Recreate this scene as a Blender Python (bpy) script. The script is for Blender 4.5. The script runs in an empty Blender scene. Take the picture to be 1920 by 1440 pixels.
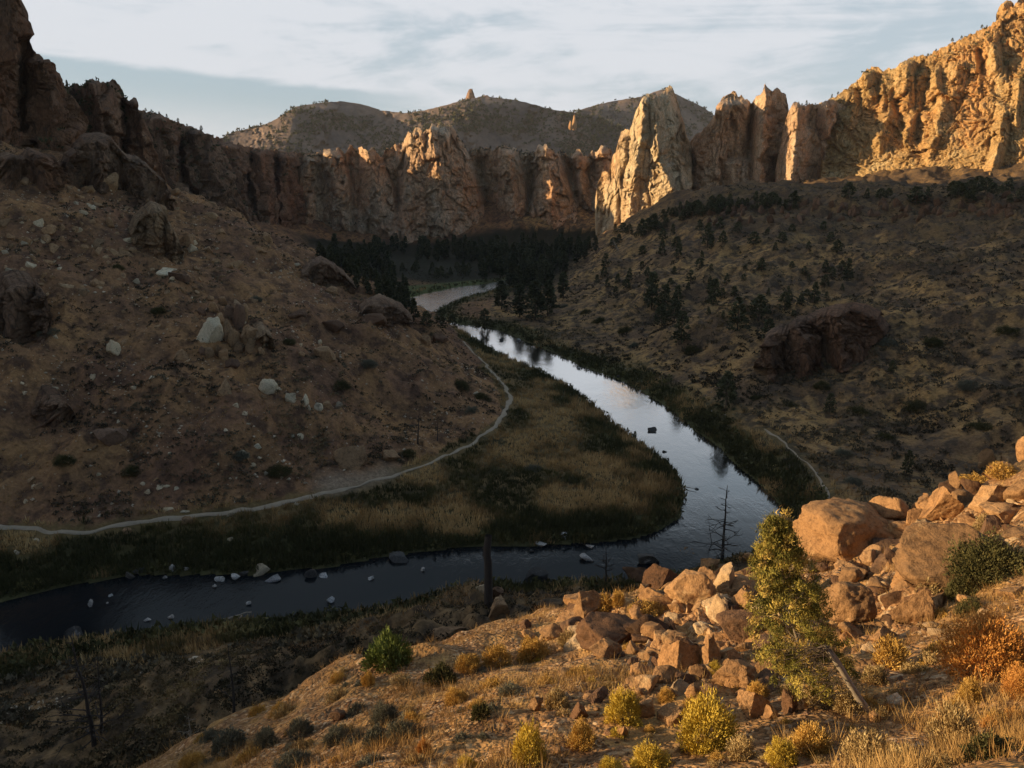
import bpy, math, random
import numpy as np
S = bpy.context.scene
COL = S.collection
rng = np.random.default_rng(7)
# ---------------------------------------------------------------- camera geometry (metres; river level z = 0)
CH, F = 80.0, 1480.0
PITCH = math.radians(14.76)
CP, SP = math.cos(PITCH), math.sin(PITCH)
def ray(px, py):
    u = (np.asarray(px, float) - 960) / F; v = (np.asarray(py, float) - 720) / F
    return u, CP - v * SP, -(SP + v * CP)
def at_t(px, py, t):
    a, b, c = ray(px, py); return np.stack([a * t, b * t, CH + c * t], -1)
def at_z(px, py, z):
    a, b, c = ray(px, py); t = (z - CH) / c; return np.stack([a * t, b * t, CH + c * t], -1)
def at_y(px, py, Y):
    a, b, c = ray(px, py); t = Y / b; return np.stack([a * t, b * t, CH + c * t], -1)
def to_px(P):
    P = np.asarray(P, float); x, y, z = P[..., 0], P[..., 1], P[..., 2] - CH
    d = y * CP - z * SP; w = -(y * SP + z * CP)
    return 960 + F * x / d, 720 + F * w / d
# ---------------------------------------------------------------- noise
def _h(ix, iy, iz, s):
    n = (ix * 374761393 + iy * 668265263 + iz * 2147483647 + s * 1274126177) & 0xFFFFFFFF
    n = ((n ^ (n >> 13)) * 1274126177) & 0xFFFFFFFF
    n = ((n ^ (n >> 16)) * 2246822519) & 0xFFFFFFFF
    return ((n ^ (n >> 15)) & 0xFFFFFF) / 8388607.5 - 1.0
def noise(x, y, z=0.0, s=0):
    x, y, z = np.broadcast_arrays(np.asarray(x, float), np.asarray(y, float), np.asarray(z, float))
    fx, fy, fz = np.floor(x), np.floor(y), np.floor(z)
    ix, iy, iz = fx.astype(np.int64), fy.astype(np.int64), fz.astype(np.int64)
    a, b, c = x - fx, y - fy, z - fz
    a = a * a * a * (a * (a * 6 - 15) + 10); b = b * b * b * (b * (b * 6 - 15) + 10); c = c * c * c * (c * (c * 6 - 15) + 10)
    def L(k):
        p = _h(ix, iy, iz + k, s); q = _h(ix + 1, iy, iz + k, s)
        r = _h(ix, iy + 1, iz + k, s); t = _h(ix + 1, iy + 1, iz + k, s)
        p = p + (q - p) * a; r = r + (t - r) * a
        return p + (r - p) * b
    l0 = L(0)
    if not np.any(c): return l0
    return l0 + (L(1) - l0) * c
def fbm(x, y, z=0.0, o=4, s=0, g=.5):
    t, am, k = 0, 1.0, 1.0
    for i in range(o):
        t = t + am * noise(x * k + i * 17.3, y * k - i * 9.1, np.asarray(z) * k + i * 3.7, s + i); am *= g; k *= 2.03
    return t
def ridged(x, y, z=0.0, o=4, s=0, g=.5):
    t, am, k = 0, 1.0, 1.0
    for i in range(o):
        t = t + am * (1 - 2 * np.abs(noise(x * k + i * 11.7, y * k + i * 5.3, np.asarray(z) * k, s + i))); am *= g; k *= 2.07
    return t
def facets(x, z, s=0):
    """flat tilted blocks with sharp joints: offset in -1..1 and closeness to a joint"""
    fx, fz = np.floor(x), np.floor(z); b1 = np.full(x.shape, 9e9); b2 = b1.copy(); off = np.zeros(x.shape)
    for i in (-1, 0, 1):
        for j in (-1, 0, 1):
            ix, iz = (fx + i).astype(np.int64), (fz + j).astype(np.int64); k0 = ix * 0
            cx = fx + i + .5 + .45 * _h(ix, iz, k0, s); cz_ = fz + j + .5 + .45 * _h(ix, iz, k0 + 1, s)
            dx, dz = x - cx, z - cz_; d = np.abs(dx) ** 1.6 + np.abs(dz) ** 1.6
            v = _h(ix, iz, k0 + 2, s) * .8 + dx * _h(ix, iz, k0 + 3, s) * .9 + dz * (_h(ix, iz, k0 + 4, s) * .7 - .25)
            n = d < b1; b2 = np.where(n, b1, np.minimum(b2, d)); off = np.where(n, v, off); b1 = np.where(n, d, b1)
    return off, np.exp(-((b2 - b1) / .09) ** 2)
def sstep(a, b, x):
    t = np.clip((x - a) / (b - a), 0, 1); return t * t * (3 - 2 * t)
# ---------------------------------------------------------------- mesh helpers
def link(o, parent=None):
    COL.objects.link(o)
    if parent is not None: o.parent = parent
    return o
def mesh_data(name, V, Fc, mat=None, attrs=None, smooth=False):
    V = np.ascontiguousarray(V, dtype=np.float32).reshape(-1, 3)
    if not isinstance(Fc, (list, tuple)): Fc = [Fc]
    Fc = [np.ascontiguousarray(f, dtype=np.int32) for f in Fc if len(f)]
    me = bpy.data.meshes.new(name)
    me.vertices.add(len(V)); me.vertices.foreach_set('co', V.ravel())
    nl = sum(f.size for f in Fc); npol = sum(len(f) for f in Fc)
    me.loops.add(nl); me.polygons.add(npol)
    me.loops.foreach_set('vertex_index', np.concatenate([f.ravel() for f in Fc]))
    tot = np.concatenate([np.full(len(f), f.shape[1], np.int32) for f in Fc])
    st = np.concatenate([[0], np.cumsum(tot)[:-1]]).astype(np.int32)
    me.polygons.foreach_set('loop_start', st)
    me.polygons.foreach_set('loop_total', tot)
    if smooth: me.polygons.foreach_set('use_smooth', np.ones(npol, bool))
    me.update(calc_edges=True); me.validate()
    for k, a in (attrs or {}).items():
        at = me.attributes.new(k, 'FLOAT', 'POINT'); at.data.foreach_set('value', np.ascontiguousarray(a, dtype=np.float32).ravel())
    if mat: me.materials.append(mat)
    return me
def obj(name, V, Fc, mat=None, parent=None, attrs=None, smooth=False):
    return link(bpy.data.objects.new(name, mesh_data(name, V, Fc, mat, attrs, smooth)), parent)
def grid_faces(nr, nc, wrap=False):
    r = np.arange(nr - 1)[:, None]; c = np.arange(nc if wrap else nc - 1)[None, :]; c2 = (c + 1) % nc
    return np.stack(np.broadcast_arrays(r * nc + c, r * nc + c2, (r + 1) * nc + c2, (r + 1) * nc + c), -1).reshape(-1, 4)
def tag(o, label=None, cat=None, group=None, kind=None):
    if label: o['label'] = label
    if cat: o['category'] = cat
    if group: o['group'] = group
    if kind: o['kind'] = kind
    return o
def empty(name, loc, rz=0.0):
    o = bpy.data.objects.new(name, None); o.empty_display_size = .2; o.location = [float(a) for a in loc]; o.rotation_euler = (0, 0, rz)
    return link(o)
def interp(pts, x):
    p = np.array(pts, float); return np.interp(x, p[:, 0], p[:, 1])
# ---------------------------------------------------------------- materials
class NT:
    def __init__(s, name, rough=.9, spec=.2):
        s.m = bpy.data.materials.new(name); s.m.use_nodes = True
        s.t = s.m.node_tree; s.b = s.t.nodes['Principled BSDF']
        s.b.inputs['Roughness'].default_value = rough; s.b.inputs['Specular IOR Level'].default_value = spec
        s.pos = s.n('ShaderNodeNewGeometry').outputs['Position']
    def n(s, ty, **kw):
        q = s.t.nodes.new(ty)
        for k, v in kw.items(): setattr(q, k, v)
        return q
    def l(s, a, b): s.t.links.new(a, b)
    def scaled(s, sc, src=None):
        q = s.n('ShaderNodeVectorMath', operation='MULTIPLY'); s.l(src or s.pos, q.inputs[0]); q.inputs[1].default_value = sc; return q.outputs[0]
    def noise(s, sc, det=4, rough=.55, dist=0.0, vec=None):
        q = s.n('ShaderNodeTexNoise'); q.inputs['Scale'].default_value = 1.0
        q.inputs['Detail'].default_value = det; q.inputs['Roughness'].default_value = rough; q.inputs['Distortion'].default_value = dist
        s.l(s.scaled(sc if isinstance(sc, tuple) else (sc,) * 3, vec), q.inputs['Vector']); return q.outputs['Fac']
    def voro(s, sc, feat='F1', out='Distance', vec=None):
        q = s.n('ShaderNodeTexVoronoi', feature=feat); q.inputs['Scale'].default_value = 1.0
        s.l(s.scaled(sc if isinstance(sc, tuple) else (sc,) * 3, vec), q.inputs['Vector']); return q.outputs[out]
    def ramp(s, fac, stops):
        q = s.n('ShaderNodeValToRGB'); e = q.color_ramp.elements
        while len(e) < len(stops): e.new(.5)
        for i, (p, c) in enumerate(stops):
            e[i].position = p; e[i].color = (*c, 1) if isinstance(c, tuple) else (c, c, c, 1)
        s.l(fac, q.inputs[0]); return q.outputs[0]
    def mix(s, fac, a, b, mode='MIX'):
        q = s.n('ShaderNodeMix', data_type='RGBA', blend_type=mode)
        for i, v in ((0, fac), (6, a), (7, b)):
            if isinstance(v, (int, float)): q.inputs[i].default_value = v
            elif isinstance(v, tuple): q.inputs[i].default_value = (*v, 1)
            else: s.l(v, q.inputs[i])
        return q.outputs[2]
    def math(s, op, a, b=0.0):
        q = s.n('ShaderNodeMath', operation=op)
        for i, v in ((0, a), (1, b)):
            if isinstance(v, (int, float)): q.inputs[i].default_value = v
            else: s.l(v, q.inputs[i])
        return q.outputs[0]
    def attr(s, name):
        q = s.n('ShaderNodeAttribute', attribute_name=name); return q.outputs['Fac']
    def rnd(s): return s.n('ShaderNodeObjectInfo').outputs['Random']
    def bump(s, h, strength, dist):
        q = s.n('ShaderNodeBump'); q.inputs['Strength'].default_value = strength; q.inputs['Distance'].default_value = dist
        s.l(h, q.inputs['Height']); s.l(q.outputs[0], s.b.inputs['Normal'])
    def out(s, c):
        if isinstance(c, tuple): s.b.inputs['Base Color'].default_value = (*c, 1)
        else: s.l(c, s.b.inputs['Base Color'])
        return s.m
def cliff_mat(name, lo, mid, hi, streak, sc=1.0):
    k = NT(name)
    a = k.noise((.05 * sc, .05 * sc, .035 * sc), 6, .62, .9)
    c = k.ramp(a, [(.30, lo), (.5, mid), (.68, hi)])
    st = k.noise((.22 * sc, .22 * sc, .045 * sc), 5, .65, 1.2)
    c = k.mix(k.ramp(st, [(.52, 0.0), (.68, .7)]), c, streak)
    p = k.noise(.018 * sc, 3, .5)
    c = k.mix(k.ramp(p, [(.45, 0.0), (.65, .5)]), c, tuple(x * f for x, f in zip(mid, (1.2, .88, .70))))
    f = k.noise((.8 * sc, .8 * sc, .6 * sc), 6, .72)
    c = k.mix(.6, c, k.ramp(f, [(.3, .32), (.7, 1.55)]), 'MULTIPLY')
    vec = k.n('ShaderNodeVectorMath', operation='ADD'); k.l(k.pos, vec.inputs[0])
    wq = k.n('ShaderNodeVectorMath', operation='SCALE'); wn = k.n('ShaderNodeTexNoise'); wn.inputs['Scale'].default_value = .09; k.l(k.pos, wn.inputs['Vector']); k.l(wn.outputs['Color'], wq.inputs[0]); wq.inputs['Scale'].default_value = 14.0; k.l(wq.outputs[0], vec.inputs[1])
    cr = k.voro((.13 * sc, .13 * sc, .075 * sc), 'DISTANCE_TO_EDGE', vec=vec.outputs[0])
    c = k.mix(k.ramp(cr, [(.0, .7), (.035, 0.0)]), c, streak)
    hh = k.math('ADD', k.math('MULTIPLY', f, .7), k.noise((.28 * sc, .28 * sc, .16 * sc), 6, .7))
    k.bump(hh, 1.0, 2.6 / sc)
    return k.out(c)
# ---------------------------------------------------------------- river outline (pixels of the water's edge, laid on z = 0)
LB = [(915,531),(850,540),(790,552),(752,566),(770,580),(782,598),(800,612),(835,618),(868,622),(905,645),(960,674),(1010,694),(1050,715),(1080,733),(1110,757),(1140,783),(1165,806),(1200,830),(1225,850),(1255,872),(1280,900),(1286,930),(1276,968),(1235,992),(1190,1008),(1130,1018),(1050,1018),(985,1022),(920,1022),(850,1030),(790,1036),(700,1050),(620,1064),(560,1068),(470,1078),(380,1080),(310,1076),(250,1078),(190,1088),(120,1100),(0,1126),(-300,1180),(-700,1300)]
RB = [(1000,518),(935,540),(880,556),(830,575),(808,592),(860,608),(915,614),(960,630),(1000,646),(1045,664),(1085,684),(1120,698),(1150,708),(1185,722),(1210,738),(1240,757),(1262,772),(1290,794),(1312,814),(1350,842),(1380,868),(1405,892),(1430,915),(1452,938),(1470,962),(1476,985),(1450,1015),(1400,1045),(1330,1070),(1240,1090),(1160,1100),(1080,1098),(1000,1104),(930,1106),(890,1110),(830,1117),(770,1134),(720,1150),(690,1152),(640,1158),(560,1166),(480,1168),(420,1170),(350,1182),(260,1196),(180,1206),(100,1218),(0,1236),(-300,1330),(-700,1500)]
def densify(P, n):
    P = np.array(P, float); o = []
    for a, b in zip(P[:-1], P[1:]):
        for k in range(n): o.append(a + (b - a) * k / n)
    o.append(P[-1]); return np.array(o)
RV = np.concatenate([densify(LB, 2), densify(RB, 2)[::-1]])
RVW = at_z(RV[:, 0], RV[:, 1], 0.0)[:, :2]
RVW = RVW + np.stack([noise(RVW[:, 0] / 7, RVW[:, 1] / 7, 0, 3), noise(RVW[:, 0] / 7, RVW[:, 1] / 7, 0, 4)], -1) * .9
def river_d(x, y):
    """signed distance to the water's edge: < 0 in the river"""
    x = np.asarray(x, float); y = np.asarray(y, float)
    d2 = np.full(x.shape, 1e12); ins = np.zeros(x.shape, bool)
    A = RVW; B = np.roll(RVW, -1, 0)
    for (ax, ay), (bx, by) in zip(A, B):
        ex, ey = bx - ax, by - ay; L = ex * ex + ey * ey + 1e-9
        t = np.clip(((x - ax) * ex + (y - ay) * ey) / L, 0, 1)
        d2 = np.minimum(d2, (x - ax - t * ex) ** 2 + (y - ay - t * ey) ** 2)
        c = ((ay > y) != (by > y)) & (x < ex * (y - ay) / (ey if abs(ey) > 1e-9 else 1e-9) + ax)
        ins ^= c
    d = np.sqrt(d2); return np.where(ins, -d, d)
# ---------------------------------------------------------------- terrain control points
ctl = []
def cz(*L):
    for px, py, z in L: ctl.append(at_z(px, py, z))
def ct(*L):
    for px, py, t in L: ctl.append(at_t(px, py, t))
def cw(*L):
    for p in L: ctl.append(np.array(p, float))
TRAIL = [(-60,985),(20,988),(80,994),(130,1000),(170,998),(220,988),(280,976),(340,968),(410,966),(480,952),(560,934),(620,922),(680,908),(730,893),(780,878),(850,853),(885,832),(920,808),(940,785),(955,755),(954,738),(944,722),(925,700),(900,672),(884,655),(870,640)]
TRAIL2 = [(1066,604),(1095,612),(1130,626),(1165,652),(1200,672),(1222,688),(1262,704),(1310,728),(1350,750),(1385,780),(1430,806),(1465,826),(1490,848),(1515,872),(1540,898),(1552,925),(1556,950)]
tz = lambda pts: [(a, b, 5.5 if b > 700 else 4.5) for a, b in pts]
cz(*tz(TRAIL[1::2])); cz(*tz(TRAIL2[::2]))
cz((0,1120,1.2),(250,1062,1.2),(560,1050,1.5),(900,1005,1.5),(1200,960,2),(1240,930,2),(1180,830,1.5),(1030,712,1.2),(930,668,1.2),(1000,900,3),(1100,850,2.5),(800,960,3.5),(500,1000,4),(200,1030,4),(1050,800,3),(980,740,3))
# left hillside
ct((0,600,215),(0,400,250),(200,800,196),(200,600,222),(400,800,196),(400,620,221),(600,700,229),(700,600,272),(800,600,345),(740,570,330),(650,520,322),(560,470,325),(430,400,345),(330,350,360),(0,800,186),(600,830,206),(750,780,232),(200,420,270),(300,470,280),(450,520,275),(550,570,272),(850,690,300),(0,300,285),(120,300,325),(220,320,350),(100,500,240))
cw((-120,520,6),(-70,500,3),(-45,440,2.5),(-150,560,12),(-200,620,30),(-262,720,38),(-200,760,12),(-230,500,72),(-300,560,75),(-270,400,100),(-330,300,160),(-250,230,72),(-220,150,40),(-350,150,130),(-330,50,62),(-250,20,45),(-180,60,5),(-250,-60,45),(-400,0,60),(-420,300,210),(-420,500,150),(-420,800,110),(-140,640,4),(-100,600,2.5))
# valley floor and wall foot
cz((900,500,3),(760,520,2.5),(1000,540,3),(950,575,2),(880,595,1.5),(1020,570,3.5),(1000,600,3))
cw((-180,860,6),(-60,780,3.5),(20,800,4),(60,740,6),(0,900,6),(-100,930,8),(-220,940,14),(60,900,10),(120,860,20),(-300,1000,70),(0,1050,80),(200,1000,70),(-600,1000,100),(400,1100,90))
# right slope and plateau
ct((1900,700,244),(1700,800,233),(1700,600,323),(1900,500,346),(1900,410,437),(1920,372,452),(1700,450,452),(1700,388,490),(1500,600,311),(1500,480,429),(1500,396,515),(1300,600,350),(1300,500,450),(1300,410,575),(1285,384,610),(1150,560,450),(1150,470,612),(1050,560,490),(1050,525,590),(1400,700,290),(1400,440,480),(1600,700,262),(1800,900,200),(1800,560,300),(1600,520,380))
cz((1200,640,6),(1250,690,5),(1620,930,9),(1500,760,9))
cw((305,500,69.5),(240,560,68.5),(150,640,66),(150,760,66),(250,760,68),(350,700,70),(450,600,75),(420,450,71),(90,680,22),(60,640,9),(100,800,25),(280,850,70),(200,880,50),(500,800,110),(600,500,90),(400,300,72),(330,200,72),(250,120,66),(170,120,45),(150,160,18),(110,150,6),(85,140,3))
# the spur the photograph is taken from
ct((960,1440,12.5),(1440,1440,11),(1920,1440,9),(500,1440,18),(960,1300,17.5),(1200,1350,15),(1440,1300,15.5),(1700,1300,14),(1920,1250,14),(700,1340,20.5),(480,1352,25),(300,1440,25.5),(640,1262,26),(800,1216,27),(1000,1172,28),(1250,1095,30),(1450,1070,30),(1640,985,33),(1780,930,34),(1920,868,34),(1700,1100,23),(1500,1180,21),(1250,1230,21),(1900,1050,22),(1100,1260,20))
cw((0,0,78.2),(0,-8,82),(8,0,81),(-8,0,74.5),(0,5,75),(20,0,83),(-20,0,66),(30,10,84),(0,-60,95),(-60,-30,62),(100,-60,105),(-100,-80,60),(60,20,85),(120,0,100),(60,60,66),(30,45,58),(20,60,45),(10,75,30),(-5,50,42),(-15,45,44),(-22,42,42),(-30,30,46),(-40,20,44),(60,100,25),(35,110,9),(-30,65,25),(-60,40,22),(-90,20,10))
cz((830,1160,9),(800,1200,16),(100,1260,3.5),(100,1350,11),(100,1440,18),(400,1240,7),(400,1330,15),(250,1420,20),(600,1200,7),(650,1240,13),(950,1130,4),(950,1160,9),(1050,1130,6),(0,1290,4),(0,1400,13))
CT = np.array(ctl)
ctx = CT[:, :2] / 100.0; n = len(CT)
Dm = np.sqrt(((ctx[:, None] - ctx[None]) ** 2).sum(-1))
dist0 = np.sqrt((CT[:, :2] ** 2).sum(1))
A = np.zeros((n + 3, n + 3)); A[:n, :n] = Dm - np.diag(.004 + .02 * np.clip(dist0 / 100 - .4, 0, 1.5))
A[:n, n] = 1; A[:n, n + 1:] = ctx; A[n, :n] = 1; A[n + 1:, :n] = ctx.T
W = np.linalg.solve(A, np.concatenate([CT[:, 2], np.zeros(3)]))
def rbf(x, y):
    sh = x.shape; x = x.ravel() / 100; y = y.ravel() / 100; o = np.empty(len(x))
    for i in range(0, len(x), 40000):
        a, b = x[i:i + 40000, None], y[i:i + 40000, None]
        o[i:i + 40000] = np.sqrt((a - ctx[:, 0]) ** 2 + (b - ctx[:, 1]) ** 2 + 1e-5) @ W[:n] + W[n] + a[:, 0] * W[n + 1] + b[:, 0] * W[n + 2]
    return o.reshape(sh)
# ---------------------------------------------------------------- terrain sheet: polar rows and columns round the viewpoint
az = np.radians(np.concatenate([np.arange(-180, -40, 4.0), np.arange(-40, 38, .105), np.arange(38, 180, 4.0)]))
az[0] = -math.pi; az = np.append(az, math.pi)
rr = np.concatenate([[.05, 1.0], np.geomspace(2.0, 1300, 800), [1500, 1900, 2600, 3800, 5200]])
GA, GR = np.meshgrid(az, rr)
GX, GY = np.sin(GA) * GR, np.cos(GA) * GR
GZ = rbf(GX, GY)
far = sstep(1000, 1500, GR); GZ = GZ * (1 - far) + 70 * far
RD = river_d(GX, GY)
slopey = sstep(4, 14, GZ)
fore = 1 - sstep(32, 60, GR)
low = np.clip(GZ, 0, 200)
GZ = GZ + (1 - fore) * slopey * (fbm(GX / 38, GY / 38, 0, 5, 11) * 3.0 + ridged(GX / 19, GY / 19, 0, 4, 21) * 2.4 + sstep(.1, .7, fbm(GX / 45, GY / 45, 0, 2, 23)) * np.abs(ridged(GX / 9, GY / 9, 0, 3, 24)) * 1.3)
GZ = GZ + (1 - fore) * (fbm(GX / 9, GY / 9, 0, 4, 31) * (.3 + .5 * slopey))
GZ = GZ + fore * sstep(3, 9, GR) * (fbm(GX / 5, GY / 5, 0, 4, 41) * (.35 + .45 * sstep(17, 24, GR)) + fbm(GX / .9, GY / .9, 0, 4, 51) * .07)
RK = np.clip(sum(np.exp(-(((GX - q[0]) / q[2]) ** 2 + ((GY - q[1]) / q[3]) ** 2) * 1.2) for q in ((5.6, 18.5, 4.2, 4.0), (8.0, 20.0, 3.2, 4.0), (13.0, 23.0, 6.0, 4.5), (17, 28, 5, 5))), 0, 1)
GZ = GZ + RK * (ridged(GX / 1.7, GY / 1.7, 0, 3, 57) * .22 + fbm(GX / .8, GY / .8, 0, 3, 58) * .16)
bank = .35 + .10 * np.clip(RD, 0, 60)
dd = np.clip(RD, 0, None); w = sstep(0, 16, dd)
land = np.maximum(bank * (1 - w) + np.maximum(GZ, .8) * w, .35)
GZ = np.where(RD < 0, -.25 - np.minimum(2.2, -RD * .35), land)
NR, NC = GX.shape
lr = np.log(rr)
def ground(x, y, arr=None):
    """height (or another quantity) of the terrain sheet under x, y"""
    arr = GZ if arr is None else arr
    x = np.asarray(x, float); y = np.asarray(y, float)
    a = np.arctan2(x, y); r = np.maximum(np.hypot(x, y), .06)
    i = np.clip(np.searchsorted(rr, r) - 1, 0, NR - 2); j = np.clip(np.searchsorted(az, a) - 1, 0, NC - 2)
    f = np.clip((r - rr[i]) / (rr[i + 1] - rr[i]), 0, 1); g = np.clip((a - az[j]) / (az[j + 1] - az[j]), 0, 1)
    return (arr[i, j] * (1 - f) + arr[i + 1, j] * f) * (1 - g) + (arr[i, j + 1] * (1 - f) + arr[i + 1, j + 1] * f) * g
def hit(px, py, tmin=4.0, tmax=1100.0, zmin=-9):
    """first point of the terrain sheet seen through a pixel (None where it meets none)"""
    px = np.atleast_1d(np.asarray(px, float)); py = np.atleast_1d(np.asarray(py, float))
    T = np.geomspace(tmin, tmax, 1400); a, b, c = ray(px, py)
    P = np.stack([a[:, None] * T, b[:, None] * T, CH + c[:, None] * T], -1)
    below = P[..., 2] < np.maximum(ground(P[..., 0], P[..., 1]), zmin)
    k = np.argmax(below, 1); ok = below.any(1) & (k > 0); k = np.maximum(k, 1)
    i = np.arange(len(px)); t0, t1 = T[k - 1], T[k]
    for _ in range(12):
        tm = (t0 + t1) / 2; x, y, z = a * tm, b * tm, CH + c * tm
        u = z < np.maximum(ground(x, y), zmin); t1 = np.where(u, tm, t1); t0 = np.where(u, t0, tm)
    Q = np.stack([a * t1, b * t1, CH + c * t1], -1); Q[~ok] = np.nan
    return Q, t1
# ---------------------------------------------------------------- world, sun, camera
SUN_EL = math.radians(10.0)
SUN_AZ = math.radians(-93.0)          # bearing of the sun, clockwise from +Y
sdir = np.array([math.sin(SUN_AZ) * math.cos(SUN_EL), math.cos(SUN_AZ) * math.cos(SUN_EL), math.sin(SUN_EL)])
def build_light():
    w = bpy.data.worlds.new('World'); S.world = w; w.use_nodes = True
    t = w.node_tree; N = t.nodes.new; L = t.links.new
    bg = t.nodes['Background']; bg.inputs['Strength'].default_value = .1
    sky = N('ShaderNodeTexSky'); sky.sky_type = 'NISHITA'; sky.sun_disc = False
    sky.sun_elevation = SUN_EL; sky.sun_rotation = SUN_AZ; sky.air_density = 1.0; sky.dust_density = 1.2; sky.ozone_density = 1.5
    tc = N('ShaderNodeTexCoord'); sx = N('ShaderNodeSeparateXYZ'); L(tc.outputs['Generated'], sx.inputs[0])
    def M(op, a, b=0.0, c=None):
        q = N('ShaderNodeMath'); q.operation = op
        for i, v in enumerate((a, b) if c is None else (a, b, c)):
            if isinstance(v, (int, float)): q.inputs[i].default_value = v
            else: L(v, q.inputs[i])
        return q.outputs[0]
    zz = M('MAXIMUM', sx.outputs[2], .02)
    # high thin cloud sheet: coordinates on a flat layer overhead
    el = M('MULTIPLY', M('ARCSINE', sx.outputs[2]), 57.3); azd = M('MULTIPLY', M('ARCTAN2', sx.outputs[0], sx.outputs[1]), 57.3)
    cv = N('ShaderNodeCombineXYZ'); L(M('MULTIPLY', azd, .1), cv.inputs[0]); L(M('MULTIPLY', el, .1), cv.inputs[1])
    def nz(sc, rot, det, dist, rough=.55):
        mp = N('ShaderNodeMapping'); mp.inputs['Rotation'].default_value = (0, 0, rot); mp.inputs['Scale'].default_value = sc
        L(cv.outputs[0], mp.inputs[0]); q = N('ShaderNodeTexNoise'); q.inputs['Scale'].default_value = 1
        q.inputs['Detail'].default_value = det; q.inputs['Distortion'].default_value = dist; q.inputs['Roughness'].default_value = rough
        L(mp.outputs[0], q.inputs[0]); return q.outputs[0]
    streak = nz((.5, 2.6, 1), math.radians(9), 6, 1.5, .58)
    broad = nz((.55, 1.1, 1), math.radians(14), 4, .8)
    fine = nz((2.2, 6.5, 1), math.radians(7), 7, 1.8, .6)
    cl = M('ADD', M('ADD', M('MULTIPLY', streak, .5), M('MULTIPLY', broad, .6)), M('MULTIPLY', fine, .16))
    rp = N('ShaderNodeValToRGB'); L(cl, rp.inputs[0])
    rp.color_ramp.elements[0].position = .50; rp.color_ramp.elements[0].color = (0, 0, 0, 1)
    rp.color_ramp.elements[1].position = .66; rp.color_ramp.elements[1].color = (1, 1, 1, 1)
    # the long clear gap in the north-west: a sharp upper edge sloping down to the east
    edge = M('ADD', M('MULTIPLY', azd, -.075), M('ADD', 4.95, M('MULTIPLY', M('SUBTRACT', fine, .5), .7)))
    dl = M('SUBTRACT', edge, el)
    def mr(v, a0, a1, b0=0.0, b1=1.0):
        q = N('ShaderNodeMapRange'); q.interpolation_type = 'SMOOTHSTEP'; L(v, q.inputs[0])
        for i, x in enumerate((a0, a1, b0, b1)): q.inputs[i + 1].default_value = x
        return q.outputs[0]
    gap = M('MULTIPLY', M('MULTIPLY', mr(dl, -.1, .45), mr(dl, 4.2, .9, .35, 1.0)), mr(azd, -3.0, -12.0))
    cover = M('MULTIPLY', mr(rp.outputs[0], 0.0, 1.0, .38, .95), M('SUBTRACT', 1.0, M('MULTIPLY', gap, .8)))
    mx = N('ShaderNodeMix'); mx.data_type = 'RGBA'
    north = M('MULTIPLY', mr(sx.outputs[1], .0, .55), mr(el, 30.0, 13.0, .25, 1.0))                    # overhead and to the south the sky is clear
    L(M('MULTIPLY', cover, north), mx.inputs[0]); mb = N('ShaderNodeMix'); mb.data_type = 'RGBA'; L(M('MULTIPLY', mr(sx.outputs[1], .2, .6), .75), mb.inputs[0]); L(sky.outputs[0], mb.inputs[6]); mb.inputs[7].default_value = (2.4, 3.3, 4.0, 1)
    L(mb.outputs[2], mx.inputs[6]); mx.inputs[7].default_value = (4.9, 5.1, 5.45, 1)
    L(mx.outputs[2], bg.inputs[0])
    s = bpy.data.lights.new('sun', 'SUN'); s.energy = 5.0; s.angle = math.radians(.5); s.color = (1.0, .74, .41)
    o = link(bpy.data.objects.new('sun', s)); o.location = (-300, 0, 300)
    from mathutils import Vector
    o.rotation_euler = Vector(tuple(-sdir)).to_track_quat('-Z', 'Y').to_euler()
    c = bpy.data.cameras.new('camera'); c.sensor_width = 36; c.lens = 36 * F / 1920; c.clip_start = .1; c.clip_end = 30000
    co = link(bpy.data.objects.new('camera', c)); co.location = (0, 0, CH); co.rotation_euler = (math.pi / 2 - PITCH, 0, 0)
    S.camera = co
    S.view_settings.view_transform = 'Standard'; S.view_settings.look = 'None'; S.view_settings.exposure = 0.60; S.view_settings.gamma = 1
    S.cycles.max_bounces = 5; S.cycles.diffuse_bounces = 2; S.cycles.glossy_bounces = 3; S.cycles.transparent_max_bounces = 4
build_light()
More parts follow.
